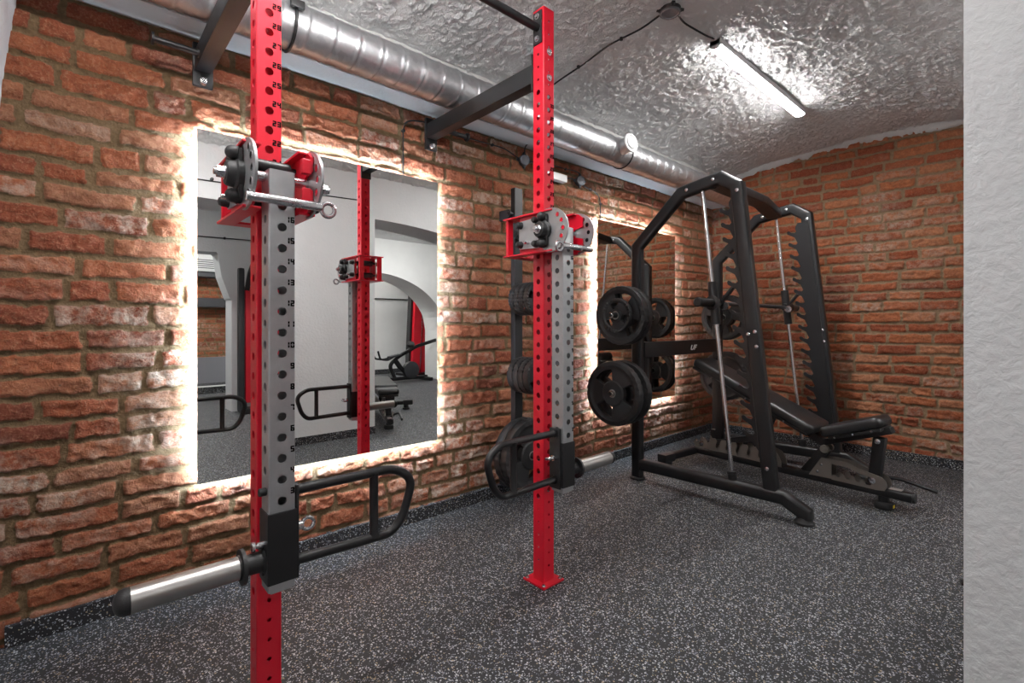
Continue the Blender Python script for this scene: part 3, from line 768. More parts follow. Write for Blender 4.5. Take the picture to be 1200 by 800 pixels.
cable([onvault(2.11, 1.19, .01), onvault(2.18, 1.20, .016), onvault(2.28, 1.185, .02), onvault(2.36, 1.165, .03), (2.425, 1.165, 2.470)], 'short black cable from the ceiling junction box to the lit lamp', (), .0045, (0, 0, 1))
t = empty('led_driver', (2.38, 2.21, 1.96), 'small white driver box on the bricks right of the farther red post', 'driver box')
m = MB(); m.box(2.27, 2.455, 2.185, 2.226, 1.965, 2.012, .003); m.build('case', WHITE_PL, t)
m = MB(); m.cyl((2.45, 2.205, 1.993), (2.468, 2.205, 1.993), .008, n=14); m.build('cable_gland', PLASTIC, t)

# ------------------------------------------------------------------ WEIGHT PLATES
def plate(name, r, th, label, cat='weight plate', group=None, loc=(0,0,0), turn=0.0):
    """plate with axis along +u (local x), face at x = 0 looking to -u"""
    t = empty(name, loc, label, cat, group)
    na, rad_steps = 120, [.026/.205*r*0+.020, .28*r, .36*r, .40*r, .55*r, .70*r, .76*r, .80*r, .86*r, .93*r, .975*r, r]
    def prof(q, th_, a):
        q = q/r
        if q < .38: return 0.0
        if q < .78: 
            return .007
        if q < .84: return .007*(1-(q-.78)/.06)
        rib = .0045 if (int(a) % 4 < 2 and int(a) % 40 < 22) else 0
        if q < .99: return -.002 + rib*(1 if q > .86 else 0)
        return .010
    m = MB(); bm = m.bm
    idx = {}; K_ = len(rad_steps)
    def vert(i, k, side):
        key = (i % na, k, side)
        if key not in idx:
            a = 2*PI*(i % na)/na; q = rad_steps[k]
            hx = prof(q, th, i % na)
            if k == K_-1 and (i % na) % 4 < 2 and (i % na) % 40 < 22: q -= .0035*r/.2
            if k == 1: # hexagonal boss
                aa = (a+turn+PI/6) % (PI/3) - PI/6; q = q*1.10/ math.cos(aa)*.95
            x = hx if side == 0 else th-hx
            idx[key] = bm.verts.new((x, q*math.cos(a+turn), q*math.sin(a+turn)))
        return idx[key]
    K = len(rad_steps)
    def hole(i, k):
        a = (360.0*(i+.5)/na) % 120
        return 3 <= k < 6 and 32 < a < 88 if r > .15 else (3 <= k < 6 and 38 < a < 82)
    for i in range(na):
        for k in range(K-1):
            if hole(i, k): continue
            bm.faces.new([vert(i, k, 0), vert(i+1, k, 0), vert(i+1, k+1, 0), vert(i, k+1, 0)])
            bm.faces.new([vert(i, k, 1), vert(i, k+1, 1), vert(i+1, k+1, 1), vert(i+1, k, 1)])
            # walls of the grip openings
            if hole(i, k+1) and k+1 == 3 and not hole(i, k): bm.faces.new([vert(i, k+1, 0), vert(i+1, k+1, 0), vert(i+1, k+1, 1), vert(i, k+1, 1)])
            if k == 6 and hole(i, 5): bm.faces.new([vert(i, k, 0), vert(i, k, 1), vert(i+1, k, 1), vert(i+1, k, 0)])
        for k in range(3, 6):
            if hole(i, k) != hole(i+1, k): bm.faces.new([vert(i+1, k, 0), vert(i+1, k+1, 0), vert(i+1, k+1, 1), vert(i+1, k, 1)])
        bm.faces.new([vert(i, K-1, 0), vert(i+1, K-1, 0), vert(i+1, K-1, 1), vert(i, K-1, 1)])
        bm.faces.new([vert(i, 0, 0), vert(i, 0, 1), vert(i+1, 0, 1), vert(i+1, 0, 0)])
    bmesh.ops.recalc_face_normals(bm, faces=list(bm.faces))
    me = bpy.data.meshes.new('disc'); bm.to_mesh(me); bm.free()
    link('disc', me, RUBBER, t, True, 0, 28)
    m = MB(); m.lathe((0,0,0), (1, 0, 0), [(-.0015, .0195), (-.0015, .026), (.001, .027), (th-.001, .027), (th+.0015, .026), (th+.0015, .0195)], 32, False)
    me = m
    bmesh.ops.recalc_face_normals(m.bm, faces=list(m.bm.faces)); mm_ = bpy.data.meshes.new('bushing'); m.bm.to_mesh(mm_); m.bm.free()
    link('bushing', mm_, BRUSHED, t)
    return t
ON = 1.86
G1 = 'rubber weight plates on the black machine'
ZU, ZL = 1.077, .588
a = plate('weight_plate', .203, .046, 'largest black rubber plate facing the camera on the lower peg of the machine, outermost', group=G1, loc=(2.508, ON, ZL), turn=0.0)
copy_thing(a, (2.600, ON, ZL), 'black rubber plate on the lower machine peg, behind the outermost one', G1)
b = plate('weight_plate', .189, .043, 'big black rubber plate on the upper machine peg, directly behind the small one', group=G1, loc=(2.583, ON, ZU), turn=.7)
copy_thing(b, (2.632, ON, ZU), 'big black rubber plate on the upper machine peg, innermost against the upright', G1)
plate('weight_plate', .108, .034, 'small black rubber plate outermost on the upper peg of the machine', group=G1, loc=(2.542, ON, ZU), turn=.3)
copy_thing(b, (4.02, ON, ZU), 'black rubber plate on the far upper peg of the machine, nearer its upright', G1)
copy_thing(b, (4.07, ON, ZU), 'black rubber plate on the far upper peg of the machine, outermost towards the end wall', G1)
copy_thing(a, (4.02, ON, ZL), 'black rubber plate on the far lower peg of the machine, nearer its upright', G1)
copy_thing(a, (4.072, ON, ZL), 'black rubber plate on the far lower peg of the machine, outermost towards the end wall', G1)

# ------------------------------------------------------------------ PLATE STORAGE RACK behind the farther red post
st = empty('plate_storage_rack', (1.93, 2.12, 0), 'narrow black wall-mounted plate storage post behind the farther red post', 'plate rack')
m = MB(); m.box(1.903, 1.963, 2.096, 2.132, .03, 1.812, .003); m.build('post', BLACKM, st)
for zz in (1.66, .10):
    m = MB(); m.box(1.885, 1.915, 2.132, 2.215, zz-.03, zz+.03, .003); m.build('wall_bracket', BLACKM, st)
m = MB(); m.lathe((1.903, 2.112, 1.66), (-1, 0, 0), [(0, .008), (.03, .008), (.031, .020), (.038, .020), (.039, .010), (.045, .010), (.046, 0)], 20); m.build('knob', BLACKM, st)
pegs = [(1.575, .07, 3, .022), (1.165, .094, 4, .033), (.73, .104, 4, .036), (.28, .205, 2, .048)]
for i, (zz, r, n_, th) in enumerate(pegs):
    m = MB(); m.lathe((1.933, 2.097, zz), (0, -1, 0), [(0, .03), (.008, .03), (.009, .0185), (.20, .0185), (.205, .015), (.206, 0)], 24); m.build('peg', BLACK, st)
G2 = 'rubber plates on the wall storage post'
levels = ['topmost tiny', 'upper small', 'middle small', 'bottom large']
place_words = ['nearest the bricks', 'second from the bricks', 'third from the bricks', 'outermost towards the room']
for i, (zz, r, n_, th) in enumerate(pegs):
    proto = None
    for k in range(n_):
        y = 2.084-k*(th+.007)
        w = place_words[k] if k < n_-1 else place_words[3]
        lab = 'black rubber plate of the %s stack on the wall post, %s' % (levels[i], w)
        if proto is None:
            proto = plate('weight_plate', r, th, lab, group=G2, loc=(1.933, y, zz), turn=.4+i); proto.rotation_euler = (0, 0, -PI/2)
            proto.location = (1.933, y, zz); proto.rotation_euler = (0, 0, PI/2); proto.location.y = y-th
        else:
            c_ = copy_thing(proto, (1.933, y-th, zz), lab, G2)

# ------------------------------------------------------------------ SMITH MACHINE
sm = empty('smith_machine', (3.36, 1.4, 0), 'black smith machine with guide rods, hook racks and loaded plate pegs', 'smith machine')
UN, UFR = 2.79, 3.93
FR = rrect(.074, .058, .018, 4)
UPR = rrect(.098, .062, .012, 3)
def axis_v(z_): return 1.205-(1.80-z_)*.108
def hooks(uf, sd):
    """saw-toothed hook rack standing in a plane of constant u"""
    pts = []
    z_top, z_bot = 1.72, .36
    n = 16; p = (z_top-z_bot)/n
    A = lambda z_, e: (axis_v(z_)+e, z_)
    pts.append(A(z_bot-.12, -.015)); pts.append(A(z_top+.03, -.015)); pts.append(A(z_top+.03, .055)); pts.append(A(z_top+.005, .072))
    for i in range(n):
        z0_ = z_top-i*p
        for dz, e in ((-.012, .088), (-.030, .084), (-.040, .092), (-.036, .108), (-.026, .116), (-.022, .124), (-.030, .130), (-.045, .128), (-.060, .110), (-.074, .094)):
            pts.append(A(z0_+dz, .076+(e-.088)*1.35))
    pts.append(A(z_bot-.03, .065))
    m = MB(); m.prism(pts, lambda a, b, h: (h, a, b), uf-.004, uf+.004)
    return m
for uf, sd in ((UN, -1), (UFR, 1)):
    nm = 'near' if sd < 0 else 'far'
    path = [(uf, 1.862, .012), (uf, 1.862, 1.530), (uf, 1.545, 1.826), (uf, 1.300, 1.866), (uf, 1.200, 1.795)]
    m = MB(); m.sweep(path, FR, up=(1, 0, 0)); m.build('side_frame', BLACK, sm)
    m = MB(); m.lathe((uf, 1.862, 0), (0, 0, 1), [(0, .050), (.010, .050), (.016, .042)], 28); m.build('foot', RUBBER, sm)
    p0 = Vector((uf, axis_v(1.815), 1.815)); p1 = Vector((uf, axis_v(.115), .115))
    m = MB(); m.sweep([p0, p1], rrect(.073, .060, .012, 3), up=(1, 0, 0)); ur = m.build('upright', BLACK, sm)
    m = MB(); m.sweep([(uf, 1.83, .098), (uf, .965, .110), (uf, .865, .055), (uf, .862, .028)], rrect(.072, .068, .02, 4), up=(1, 0, 0)); m.build('floor_rail', BLACK, sm)
    m = MB(); m.lathe((uf, .868, 0), (0, 0, 1), [(0, .048), (.012, .048), (.020, .040), (.034, .036)], 28); m.build('foot', RUBBER, sm)
    m = hooks(uf-sd*.0345, sd); m.build('hook_rack', BLACK, sm)
    # guide rod
    T = Vector((uf, 1.415, 1.835)); B = Vector((uf, 1.232, .12))
    m = MB(); m.cyl(T, B, .0115, n=24); m.build('guide_rod', CHROME, sm)
    q = (B-T).normalized()
    m = MB(); m.lathe(B-q*.002, -q, [(0, .030), (.006, .030), (.007, .024), (.05, .024), (.052, .027), (.066, .027), (.067, .014)], 28); m.build('rubber_buffer', RUBBER, sm)
    # carriage on the rod at the bar's height
    cz = 1.145; t_ = (T.z-cz)/(T.z-B.z); cpt = T+(B-T)*t_
    m = MB(); m.lathe(cpt-q*.125, q, [(0, .018), (.001, .0255), (.25, .0255), (.251, .018)], 28); cg = m.build('carriage', PLASTIC, sm)
    m = MB(); m.lathe(cpt+Vector((sd*.008, 0, 0)), (sd, 0, 0), [(-.05, .024), (0, .034), (.018, .042), (.024, .042), (.028, .032)], 28); m.build('bearing', BLACK, cg)
    a0 = cpt+Vector((-sd*.044, -.012, -.005)); a1 = a0+Vector((0, -.072, .085))
    m = MB(); dd = (a1-a0); m.obox((a0+a1)/2, dd, dd.length+.03, .016, .034, up=(1, 0, 0), bev=.007)
    m.bm.verts.ensure_lookup_table(); m.build('safety_hook', BLACK, cg)
    m = MB(); m.lathe(a0+Vector((-sd*.012, -.02, -.01)), (-sd, 0, 0), [(0, .024), (.012, .024), (.013, .012), (.016, .012)], 24); m.build('washer', SILVER, cg)
    if sd < 0:
        m = MB(); m.lathe(cpt+Vector((-.030, 0, 0)), (-1, 0, 0), [(0, .0235), (.15, .0235), (.151, .0265), (.165, .0265), (.170, .021), (.168, .010), (.168, 0)], 28); m.build('bar_sleeve', BLACK, sm)
        bar0 = cpt
    else:
        m = MB(); m.lathe(cpt+Vector((.030, 0, 0)), (1, 0, 0), [(0, .0235), (.15, .0235), (.151, .0265), (.165, .0265), (.170, .021), (.170, 0)], 28); m.build('bar_sleeve', BLACK, sm)
        m = MB(); m.cyl(bar0, cpt, .0125, n=24); m.build('lifting_bar', BLACKM, sm)
    # plate pegs
    for zz in (ZU, ZL):
        base = uf+sd*.030
        m = MB(); m.lathe((base, ON, zz), (sd, 0, 0), [(0, .034), (.008, .034), (.009, .0185), (.262, .0185), (.263, .012), (.275, .012), (.276, .008), (.277, 0)], 28); m.build('plate_peg', BLACK, sm)
        m = MB(); m.lathe((base+sd*.262, ON, zz), (sd, 0, 0), [(0, .0186), (.003, .0186), (.004, .013), (.012, .008), (.014, 0)], 24); m.build('peg_cap', SILVER, sm)
    # bolts on the outer face
    for (v_, z_) in ((1.50, 1.833), (1.335, 1.861), (axis_v(1.77)-.005, 1.77), (axis_v(.98)-.016, .98), (axis_v(.90)-.016, .90), (axis_v(.98)+.020, .965), (axis_v(.25), .25)):
        m = MB(); m.lathe((uf-.029 if z_ > 1.8 else uf-.031, v_, z_), (-1, 0, 0), [(0, .0105), (.003, .0105), (.005, .006), (.005, 0)], 18); m.build('bolt', SILVER, sm)
# top cross beam with bent ends and the rear beam carrying the mark
m = MB(); m.sweep([(UN, 1.385, 1.842), (UN+.09, 1.39, 1.882), (3.62, 1.40, 1.882), (UFR-.01, 1.42, 1.838)], rrect(.105, .060, .010, 3), up=(0, 0, 1)); m.build('top_beam', BLACK, sm)
m = MB(); m.box(UN+.02, UFR-.02, 1.815, 1.865, .800, .902, .006); rb = m.build('rear_beam', BLACK, sm)
def text_mesh(txt, size, loc, rot, name, mat, parent, shear=0.0, ext=.0008):
    cu = bpy.data.curves.new(name, 'FONT'); cu.body = txt; cu.size = size; cu.shear = shear; cu.extrude = ext; cu.align_x = 'CENTER'; cu.align_y = 'CENTER'; cu.offset = .0010
    o = bpy.data.objects.new(name+'_curve', cu); C.objects.link(o)
    me = bpy.data.meshes.new_from_object(o.evaluated_get(bpy.context.evaluated_depsgraph_get()))
    bpy.data.objects.remove(o)
    o2 = link(name, me, mat, parent, False)
    o2.location = Vector(loc)-world_loc(parent); o2.rotation_euler = rot; o2.scale = (1.4, 1, 1); return o2
text_mesh('UF', .052, (3.44, 1.8148, .846), (PI/2, 0, 0), 'printed_mark', WHITE_INK, rb, .35)

# ------------------------------------------------------------------ BENCH
O_ = Vector((3.349, .547, 0)); D_ = Vector((.0871, .9962, 0)); Wd = Vector((.9962, -.0871, 0))
def make_bench(Bf, label, flat=False):
    t = empty('weight_bench', Bf(.6, 0, 0), label, 'bench', 'adjustable weight benches')
    def pr_(m, pts, w0, w1): return m.prism(pts, lambda a, b, h: Bf(a, h, b), w0, w1)
    up = Bf(0, 0, 1)-Bf(0, 0, 0); dS = Bf(1, 0, 0)-Bf(0, 0, 0); dW = Bf(0, 1, 0)-Bf(0, 0, 0)
    m = MB(); m.sweep([Bf(-.03, 0, .092), Bf(1.26, 0, .092)], rrect(.062, .050, .014, 3)); rl = m.build('main_rail', BLACK, t)
    m = MB(); m.lathe(Bf(-.03, 0, .092), -dS, [(0, .030), (.012, .028), (.016, 0)], 16); m.build('end_cap', PLASTIC, rl)
    m = MB(); m.obox(Bf(.045, 0, .1185), dS, .055, .040, .002); m.build('printed_label', LABELG, rl)
    m = MB(); m.lathe(Bf(.10, 0, 0), up, [(0, .043), (.006, .046), (.032, .046), (.038, .042), (.040, .026), (.070, .026)], 32); ft = m.build('front_foot', RUBBER, t)
    m = MB(); m.obox(Bf(.062, -.022, .020), Bf(-.5, 1, 0)-Bf(0, 0, 0), .003, .003, .012); m.obox(Bf(.0545, 0, .021), dW, .022, .003, .016); m.build('yellow_mark', YELLOW, ft)
    # rear cross bar with capped feet
    m = MB(); m.sweep([Bf(1.26, -.38, .088), Bf(1.26, .38, .088)], rrect(.052, .050, .014, 3)); m.build('rear_bar', BLACK, t)
    for sd in (-1, 1):
        m = MB(); m.obox(Bf(1.26, sd*.36, .088), dW, .115, .072, .058, bev=.014); m.build('bar_end_cap', PLASTIC, t)
        m = MB(); m.lathe(Bf(1.26, sd*.34, 0), up, [(0, .040), (.018, .042), (.024, .030), (.06, .028)], 24); fo = m.build('rear_foot', RUBBER, t)
        if sd < 0: m = MB(); m.obox(Bf(1.222, sd*.34, .012), dW, .024, .004, .012); m.build('yellow_mark', YELLOW, fo)
    m = MB(); m.obox(Bf(1.21, .17, .16), up, .13, .05, .04, up=tuple(dW), bev=.008); m.build('stop_block', PLASTIC, t)
    # notched ladder plates, two of each
    rear = [(.63, .108), (1.235, .125), (1.255, .150), (1.235, .185), (1.205, .160), (1.175, .160), (1.165, .205), (1.14, .165)]
    x = 1.12
    while x > .78:
        rear += [(x, .190), (x-.010, .205), (x-.038, .207), (x-.050, .192), (x-.036, .152), (x-.044, .139), (x-.060, .144), (x-.068, .165)]; x -= .075
    rear += [(.72, .215), (.66, .195), (.635, .15)]
    front = [(.470, .105), (.400, .215), (.345, .222), (.26, .218), (.20, .195), (.13, .185), (.092, .165), (.080, .130), (.095, .108), (.13, .100)]
    inner = [(.345, .150), (.345, .195), (.27, .192), (.22, .172), (.16, .160)]
    for sd in (-1, 1):
        w = sd*.038
        m = MB(); pr_(m, rear, w-.0025, w+.0025); m.build('rear_ladder_plate', GREYPLATE, t)
        # front plate with its long notched slot: outline built as upper band, lower comb and ends
        m = MB()
        pr_(m, [(.470, .105), (.400, .222), (.345, .224), (.345, .108)], w-.0025, w+.0025)
        pr_(m, [(.345, .196), (.345, .224), (.26, .220), (.205, .200), (.13, .185), (.135, .163), (.20, .172), (.255, .193)], w-.0025, w+.0025)
        comb = [(a_, b_ if b_ in (.104, .102, .1635) else b_-.013) for a_, b_ in [(.345, .104), (.345, .140), (.330, .150), (.320, .140), (.305, .138), (.295, .165), (.280, .160), (.272, .142), (.255, .138), (.245, .160), (.228, .155), (.222, .138), (.205, .136), (.196, .152), (.180, .150), (.172, .134), (.150, .132), (.135, .1635), (.13, .102)]]
        pr_(m, comb, w-.0025, w+.0025)
        pr_(m, [(.1355, .1635), (.13, .185), (.100, .178), (.080, .158), (.074, .130), (.086, .106), (.13, .101)], w-.0025, w+.0025)
        m.build('front_ladder_plate', GREYPLATE, t)
        for (a, b) in ((.66, .135), (.42, .135), (.40, .180), (1.225, .165)):
            m = MB(); m.lathe(Bf(a, w+sd*.0025, b), dW*sd, [(0, .008), (.003, .008), (.004, .005), (.004, 0)], 16); m.build('rivet', SILVER, t)
    if flat: pv = (.40, .235)
    else: pv = (.384, .276)
    m = MB(); a = Bf(.50, 0, .105); b = Bf(*[pv[0], 0, pv[1]]); m.obox((a+b)/2, b-a, (b-a).length, .060, .036, up=tuple(dW), bev=.006); m.build('pivot_strut', BLACK, t)
    for sd in (-1, 1):
        m = MB(); m.lathe(Bf(pv[0], sd*.024, pv[1]), dW*sd, [(0, .024), (.018, .024), (.019, .021), (.021, .021), (.0215, .008), (.025, .008), (.0255, 0)], 26); m.build('pivot_cap', GREYPLATE, t)
    # cushions
    def cushion(s0, z0, s1, z1, th, w0, w1, nm):
        """cushion whose underside runs from (s0,z0) to (s1,z1); w half-widths at the two ends"""
        d = Vector((s1-s0, z1-z0)); Ln = d.length; d.normalize(); nrm = Vector((-d.y, d.x)) if d.x > 0 else Vector((d.y, -d.x))
        m = MB(); ns, nw = 40, 24; top = []; bot = []
        def P3(a, w, hgt): 
            q = Vector((s0, z0))+d*a+nrm*hgt; return Bf(q.x, w, q.y)
        rings = []
        for i in range(ns+1):
            tt = i/ns; e = min(tt, 1-tt)*Ln; rr_ = .035
            k = 1.0 if e > rr_ else math.sqrt(max(0, 1-(1-e/rr_)**2))
            hw = (w0+(w1-w0)*tt) - .035*(1-k); hh = th*(.55+.45*min(1, k*1.1)) if k < 1 else th
            edge = .45+.55*k
            ring = []
            for x_, y_ in rrect(2*hw, hh*edge, min(.022, hh*edge*.45), 4):
                crown = 0.004*math.cos(PI*x_/(2*hw)*.9) if y_ > 0 else 0
                ring.append(m.bm.verts.new(P3(tt*Ln, x_, th/2+y_+crown)))
            rings.append(ring)
        nn = len(rings[0])
        for r0, r1 in zip(rings, rings[1:]):
            for i in range(nn): m.bm.faces.new([r0[i], r0[(i+1) % nn], r1[(i+1) % nn], r1[i]])
        m.bm.faces.new(rings[0][::-1]); m.bm.faces.new(rings[-1])
        cu = m.build(nm, LEATHER, t, True, 0, 60)
        m = MB(); a = P3(.03*1, 0, -.010); b = P3(Ln-.02, 0, -.010); dd = b-a
        nn3 = P3(0, 0, 1)-P3(0, 0, 0)
        m.obox((a+b)/2, dd, dd.length, min(w0, w1)*1.75, .018, up=tuple(nn3), bev=.005); m.build('backing_board', BLACKM, cu)
        for k in range(3):
            for sd in (-1, 1):
                p = P3(Ln*(.2+.3*k), sd*(min(w0, w1)*.875), -.010); m = MB(); m.lathe(p, dW*sd, [(0, .006), (.002, .006), (.003, 0)], 12); m.build('screw', SILVER, cu)
    if not flat:
        cushion(.425, .350, 1.235, .725, .062, .135, .115, 'back_cushion')
        cushion(.375, .352, .075, .462, .060, .125, .105, 'seat_cushion')
        legt, legb = (.118, .372), (.142, .150)
        ar0, ar1 = (.384, .276), (.47, .340)
        # support arm holding the back cushion on the ladder
        s1, s2 = (.62, .400), (1.20, .150)
        m = MB(); a = Bf(.76, 0, .275); b = Bf(1.19, 0, .145); m.obox((a+b)/2, b-a, (b-a).length, .052, .040, up=tuple(up), bev=.006); m.build('ladder_arm', BLACK, t)
        m = MB(); a = Bf(.76, 0, .275); b = Bf(.70, 0, .45); m.obox((a+b)/2, b-a, (b-a).length, .052, .036, up=tuple(dW), bev=.006); m.build('arm_link', BLACK, t)
        m = MB(); a = Bf(1.075, 0, .175); b = Bf(1.055, 0, .62); m.obox((a+b)/2, b-a, (b-a).length, .048, .040, up=tuple(dW), bev=.005); m.build('back_support', BLACK, t)
        m = MB(); a = Bf(.384, 0, .300); b = Bf(.50, 0, .372); m.obox((a+b)/2, b-a, (b-a).length, .060, .045, up=tuple(up), bev=.006); m.build('hinge_arm', BLACK, t)
        m = MB(); a = Bf(.40, 0, .310); b = Bf(.06, 0, .440); m.obox((a+b)/2, b-a, (b-a).length, .064, .036, up=tuple(up), bev=.006); m.build('seat_arm', BLACK, t)
        for sd in (-1, 1):
            m = MB(); m.lathe(Bf(1.19, sd*.026, .150), dW*sd, [(0, .017), (.018, .017), (.019, .011), (.026, .011), (.027, 0)], 22); m.build('roller', SILVER, t)
    else:
        cushion(.425, .345, 1.18, .375, .062, .135, .115, 'back_cushion')
        cushion(.375, .335, .075, .345, .060, .125, .105, 'seat_cushion')
        legt, legb = (.16, .325), (.15, .150)
        m = MB(); a = Bf(.384, 0, .25); b = Bf(1.0, 0, .335); m.obox((a+b)/2, b-a, (b-a).length, .060, .04, up=tuple(up), bev=.006); m.build('hinge_arm', BLACK, t)
        m = MB(); a = Bf(.95, 0, .33); b = Bf(1.0, 0, .15); m.obox((a+b)/2, b-a, (b-a).length, .052, .036, up=tuple(dW), bev=.006); m.build('back_support', BLACK, t)
        m = MB(); a = Bf(.40, 0, .27); b = Bf(.10, 0, .318); m.obox((a+b)/2, b-a, (b-a).length, .064, .036, up=tuple(up), bev=.006); m.build('seat_arm', BLACK, t)
    m = MB(); a = Bf(*[legt[0], 0, legt[1]]); b = Bf(*[legb[0], 0, legb[1]]); m.obox((a+b)/2, b-a, (b-a).length+.04, .058, .052, up=tuple(dW), bev=.010); m.build('seat_leg', BLACK, t)
    for (pp, rr_) in ((legt, .014), (legb, .017)):
        for sd in (-1, 1):
            m = MB(); m.lathe(Bf(pp[0], sd*.030, pp[1]), dW*sd, [(0, rr_), (.014, rr_), (.015, rr_*.6), (.022, rr_*.6), (.023, 0)], 22); m.build('bolt', SILVER, t)
    m = MB(); m.sweep(rounded([Bf(.14, .02, .11), Bf(.12, .085, .150), Bf(.06, .105, .155), Bf(-.10, .105, .125)], .05, 6), circ(.0105, 14)); m.build('lift_handle', BLACK, t)
    m = MB(); pt = Bf(-.10, .105, .125); m.lathe(pt, Bf(-.16, 0, -.03)-Bf(0, 0, 0), [(0, .0115), (.010, .0115), (.012, 0)], 14); m.build('handle_tip', PLASTIC, t)
    return t
def B1(s_, w_, z_): return O_+D_*s_+Wd*w_+Vector((0, 0, z_))
make_bench(B1, 'black adjustable bench with tilted back and seat cushions standing inside the smith machine')
O2 = Vector((2.265, .10, 0)); d2 = Vector((.36, -.93, 0)).normalized(); w2 = Vector((-d2.y, d2.x, 0))
def B2(s_, w_, z_): return O2+d2*s_*.9+w2*w_*.95+Vector((0, 0, z_*.95))
make_bench(B2, 'black flat bench standing in the opening of the white wall, seen in the large mirror', True)

# ------------------------------------------------------------------ THINGS OF THE NEIGHBOURING ROOM (seen in the mirror)
t = empty('cable_tower', (1.6, -1.85, 0), 'red and anthracite cable tower against the white wall, seen at the left of the mirror', 'cable machine')
m = MB(); m.box(1.395, 1.462, -1.89, -1.80, .02, 1.66, .03); m.box(1.88, 1.945, -1.89, -1.80, .02, 1.66, .03); m.build('frame_column', DGREY, t)
m = MB(); m.box(1.466, 1.876, -1.88, -1.79, .12, 1.45, .01); m.build('cover_panel', RED_DARK, t)
m = MB(); m.sweep(rounded([(1.47, -1.76, 1.40), (1.50, -1.74, 1.62), (1.56, -1.74, 1.78), (1.68, -1.76, 1.84), (1.85, -1.80, 1.84)], .08, 6), rrect(.05, .04, .01, 3), up=(0,1,0)); m.build('pulley_arm', BLACK, t)
m = MB(); m.box(1.42, 1.94, -1.93, -1.72, 0, .06, .012); m.build('base', BLACK, t)
m = MB(); m.box(1.52, 1.58, -1.80, -1.77, 1.36, 1.46, .006); m.build('bracket', DGREY, t)
t = empty('cable_tower', (5.2, -4.3, 0), 'tall slanting red cable tower in the far room, seen at the mirror right', 'cable machine')
m = MB()
m.prism([(4.96, .06), (5.12, .06), (5.22, 2.1), (5.06, 2.1)], lambda a, b, h: (a, h, b), -4.16, -4.08)
m.prism([(5.17, .06), (5.33, .06), (5.43, 2.1), (5.27, 2.1)], lambda a, b, h: (a, h, b), -4.16, -4.08); m.build('cover_panel', RED_DARK, t)
m = MB(); m.prism([(4.92, .04), (5.36, .04), (5.46, 2.15), (5.02, 2.15)], lambda a, b, h: (a, h, b), -4.30, -4.165); m.build('frame', BLACKM, t)
m = MB(); m.box(4.8, 5.5, -4.45, -3.95, 0, .05, .01); m.build('base', BLACK, t)
m = MB(); m.cyl((5.145, -4.10, .1), (5.24, -4.10, 1.9), .006, n=8); m.build('cable_line', SILVER, t)
# low training machine with twin handles
t = empty('exercise_bike', (4.3, -3.2, 0), 'low black training machine with twin upright handles in the far room, seen in the mirror', 'exercise machine')
def TB(x, y, z_): return (4.28+x, -3.35+y, z_)
m = MB(); m.sweep([TB(-.45, 0, .06), TB(.55, 0, .06)], rrect(.07, .06, .015)); m.build('base_beam', BLACK, t)
for x_ in (-.42, .50):
    m = MB(); m.sweep([TB(x_, -.24, .035), TB(x_, .24, .035)], rrect(.07, .06, .015)); m.build('cross_foot', BLACK, t)
m = MB(); m.sweep(rounded([TB(-.10, 0, .08), TB(-.20, 0, .30), TB(-.02, 0, .45), TB(.35, 0, .62), TB(.75, 0, .72)], .08, 6), rrect(.06, .05, .015), up=(0,1,0)); m.build('curved_frame', BLACK, t)
m = MB(); m.sweep(rounded([TB(-.10, 0, .40), TB(.05, 0, .20), TB(.30, 0, .10)], .08, 6), rrect(.08, .06, .015), up=(0,1,0)); m.build('lower_frame', BLACK, t)
m = MB(); m.cyl(TB(.22, -.05, .20), TB(.22, .05, .20), .15, n=36, bev=.01); m.build('flywheel', DGREY, t)
m = MB(); m.lathe(TB(.22, 0, .60), (0, 0, 1), [(0, 0), (.01, .05), (.05, .075), (.09, .06), (.11, .02), (.112, 0)], 24); m.build('cushion_ball', RUBBER, t)
for sd in (-1, 1):
    m = MB(); m.sweep(rounded([TB(-.12, 0, .44), TB(-.28, sd*.10, .40), TB(-.42, sd*.10, .42), TB(-.46, sd*.10, .56)], .04, 5), circ(.016, 12)); m.build('handle', BLACK, t)
m = MB(); m.obox(TB(-.10, 0, .46), (1, 0, .2), .22, .14, .03, bev=.012); m.build('console', DGREY, t)
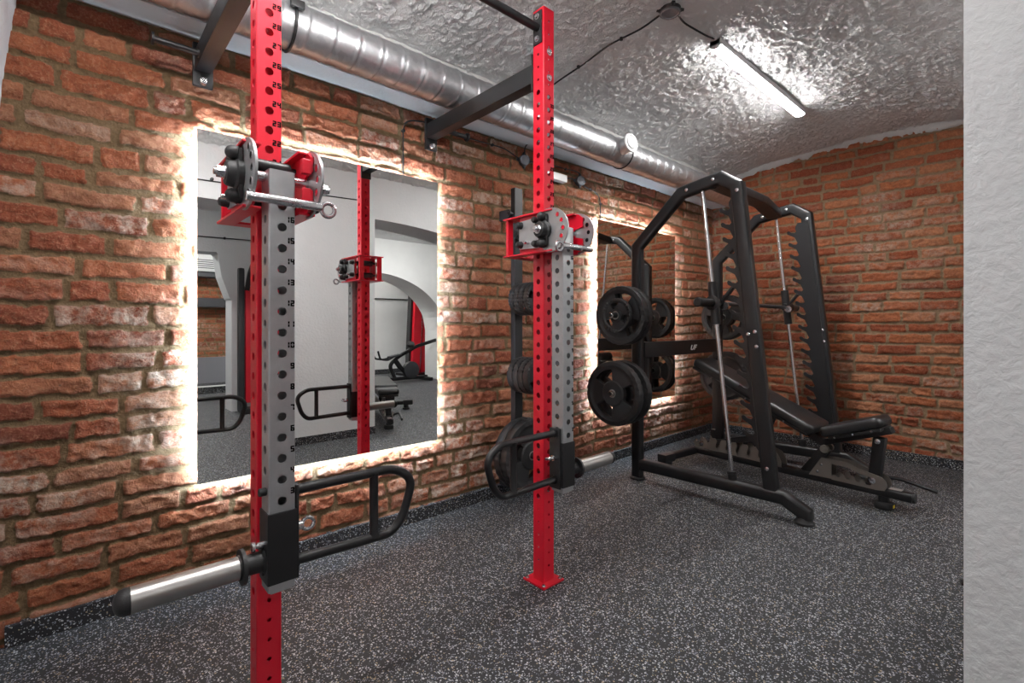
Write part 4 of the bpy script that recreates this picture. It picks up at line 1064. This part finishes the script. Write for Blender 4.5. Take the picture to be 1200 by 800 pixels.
# wall cable run of the far room
t = empty('cable', (3.8, -4.84, 1.53), 'black cable bundle fixed along the white wall of the far room, seen in the mirror', 'cable', 'black electrical cables')
m = MB(); m.cyl((2.3, -4.835, 1.53), (5.6, -4.835, 1.53), .012, n=8); m.build('sheath', PLASTIC, t)
t = empty('cable', (1.5, .135, 2.13), 'black cable clipped along the top of the white pier, seen in the large mirror', 'cable', 'black electrical cables')
m = MB(); m.sweep([(.3, .125, 2.085), (.9, .125, 2.10), (1.3, .125, 2.125), (1.95, .125, 2.15)], circ(.005, 8)); m.build('sheath', PLASTIC, t)
for a in (.78, 1.18, 1.42):
    m = MB(); m.lathe((a, .12, 2.085+.0375*(a-.3)+.008), (0, 1, 0), [(0, .012), (.018, .012), (.02, .006)], 12); m.build('clip', PLASTIC, t)
t = empty('cable', (1.2, -2.02, 1.96), 'black cable clipped over the far doorway, seen at the left of the large mirror', 'cable', 'black electrical cables')
m = MB(); m.sweep([(.6, -2.02, 1.99), (1.9, -2.02, 2.02)], circ(.006, 8)); m.build('sheath', PLASTIC, t)
for a in (1.0, 1.3):
    m = MB(); m.lathe((a, -2.03, 1.99+.023*(a-.6)), (0, 1, 0), [(0, .014), (.02, .014), (.022, .006)], 12); m.build('clip', PLASTIC, t)

# ------------------------------------------------------------------ WORLD, CAMERA, COLOUR
w = bpy.data.worlds.new('world'); SC.world = w; w.use_nodes = True
w.node_tree.nodes['Background'].inputs[0].default_value = (.75, .78, .82, 1); w.node_tree.nodes['Background'].inputs[1].default_value = .03
cam = bpy.data.cameras.new('camera'); co = bpy.data.objects.new('camera', cam); C.objects.link(co)
cam.sensor_fit = 'HORIZONTAL'; cam.sensor_width = 36; cam.lens = 36*574/1200
cam.shift_x = 0; cam.shift_y = -21/1200; cam.clip_start = .02; cam.clip_end = 60
fw = Vector((.6677, .7444, 0)).normalized()
co.location = (0, 0, H); co.rotation_euler = fw.to_track_quat('-Z', 'Y').to_euler()
SC.camera = co
vs_ = SC.view_settings; vs_.view_transform = 'Standard'; vs_.look = 'None'; vs_.gamma = 1; vs_.use_curve_mapping = False; vs_.exposure = 0.18
try:
    SC.cycles.use_denoising = True; SC.cycles.max_bounces = 10; SC.cycles.glossy_bounces = 6; SC.cycles.diffuse_bounces = 5; SC.cycles.sample_clamp_indirect = 6
except Exception: pass
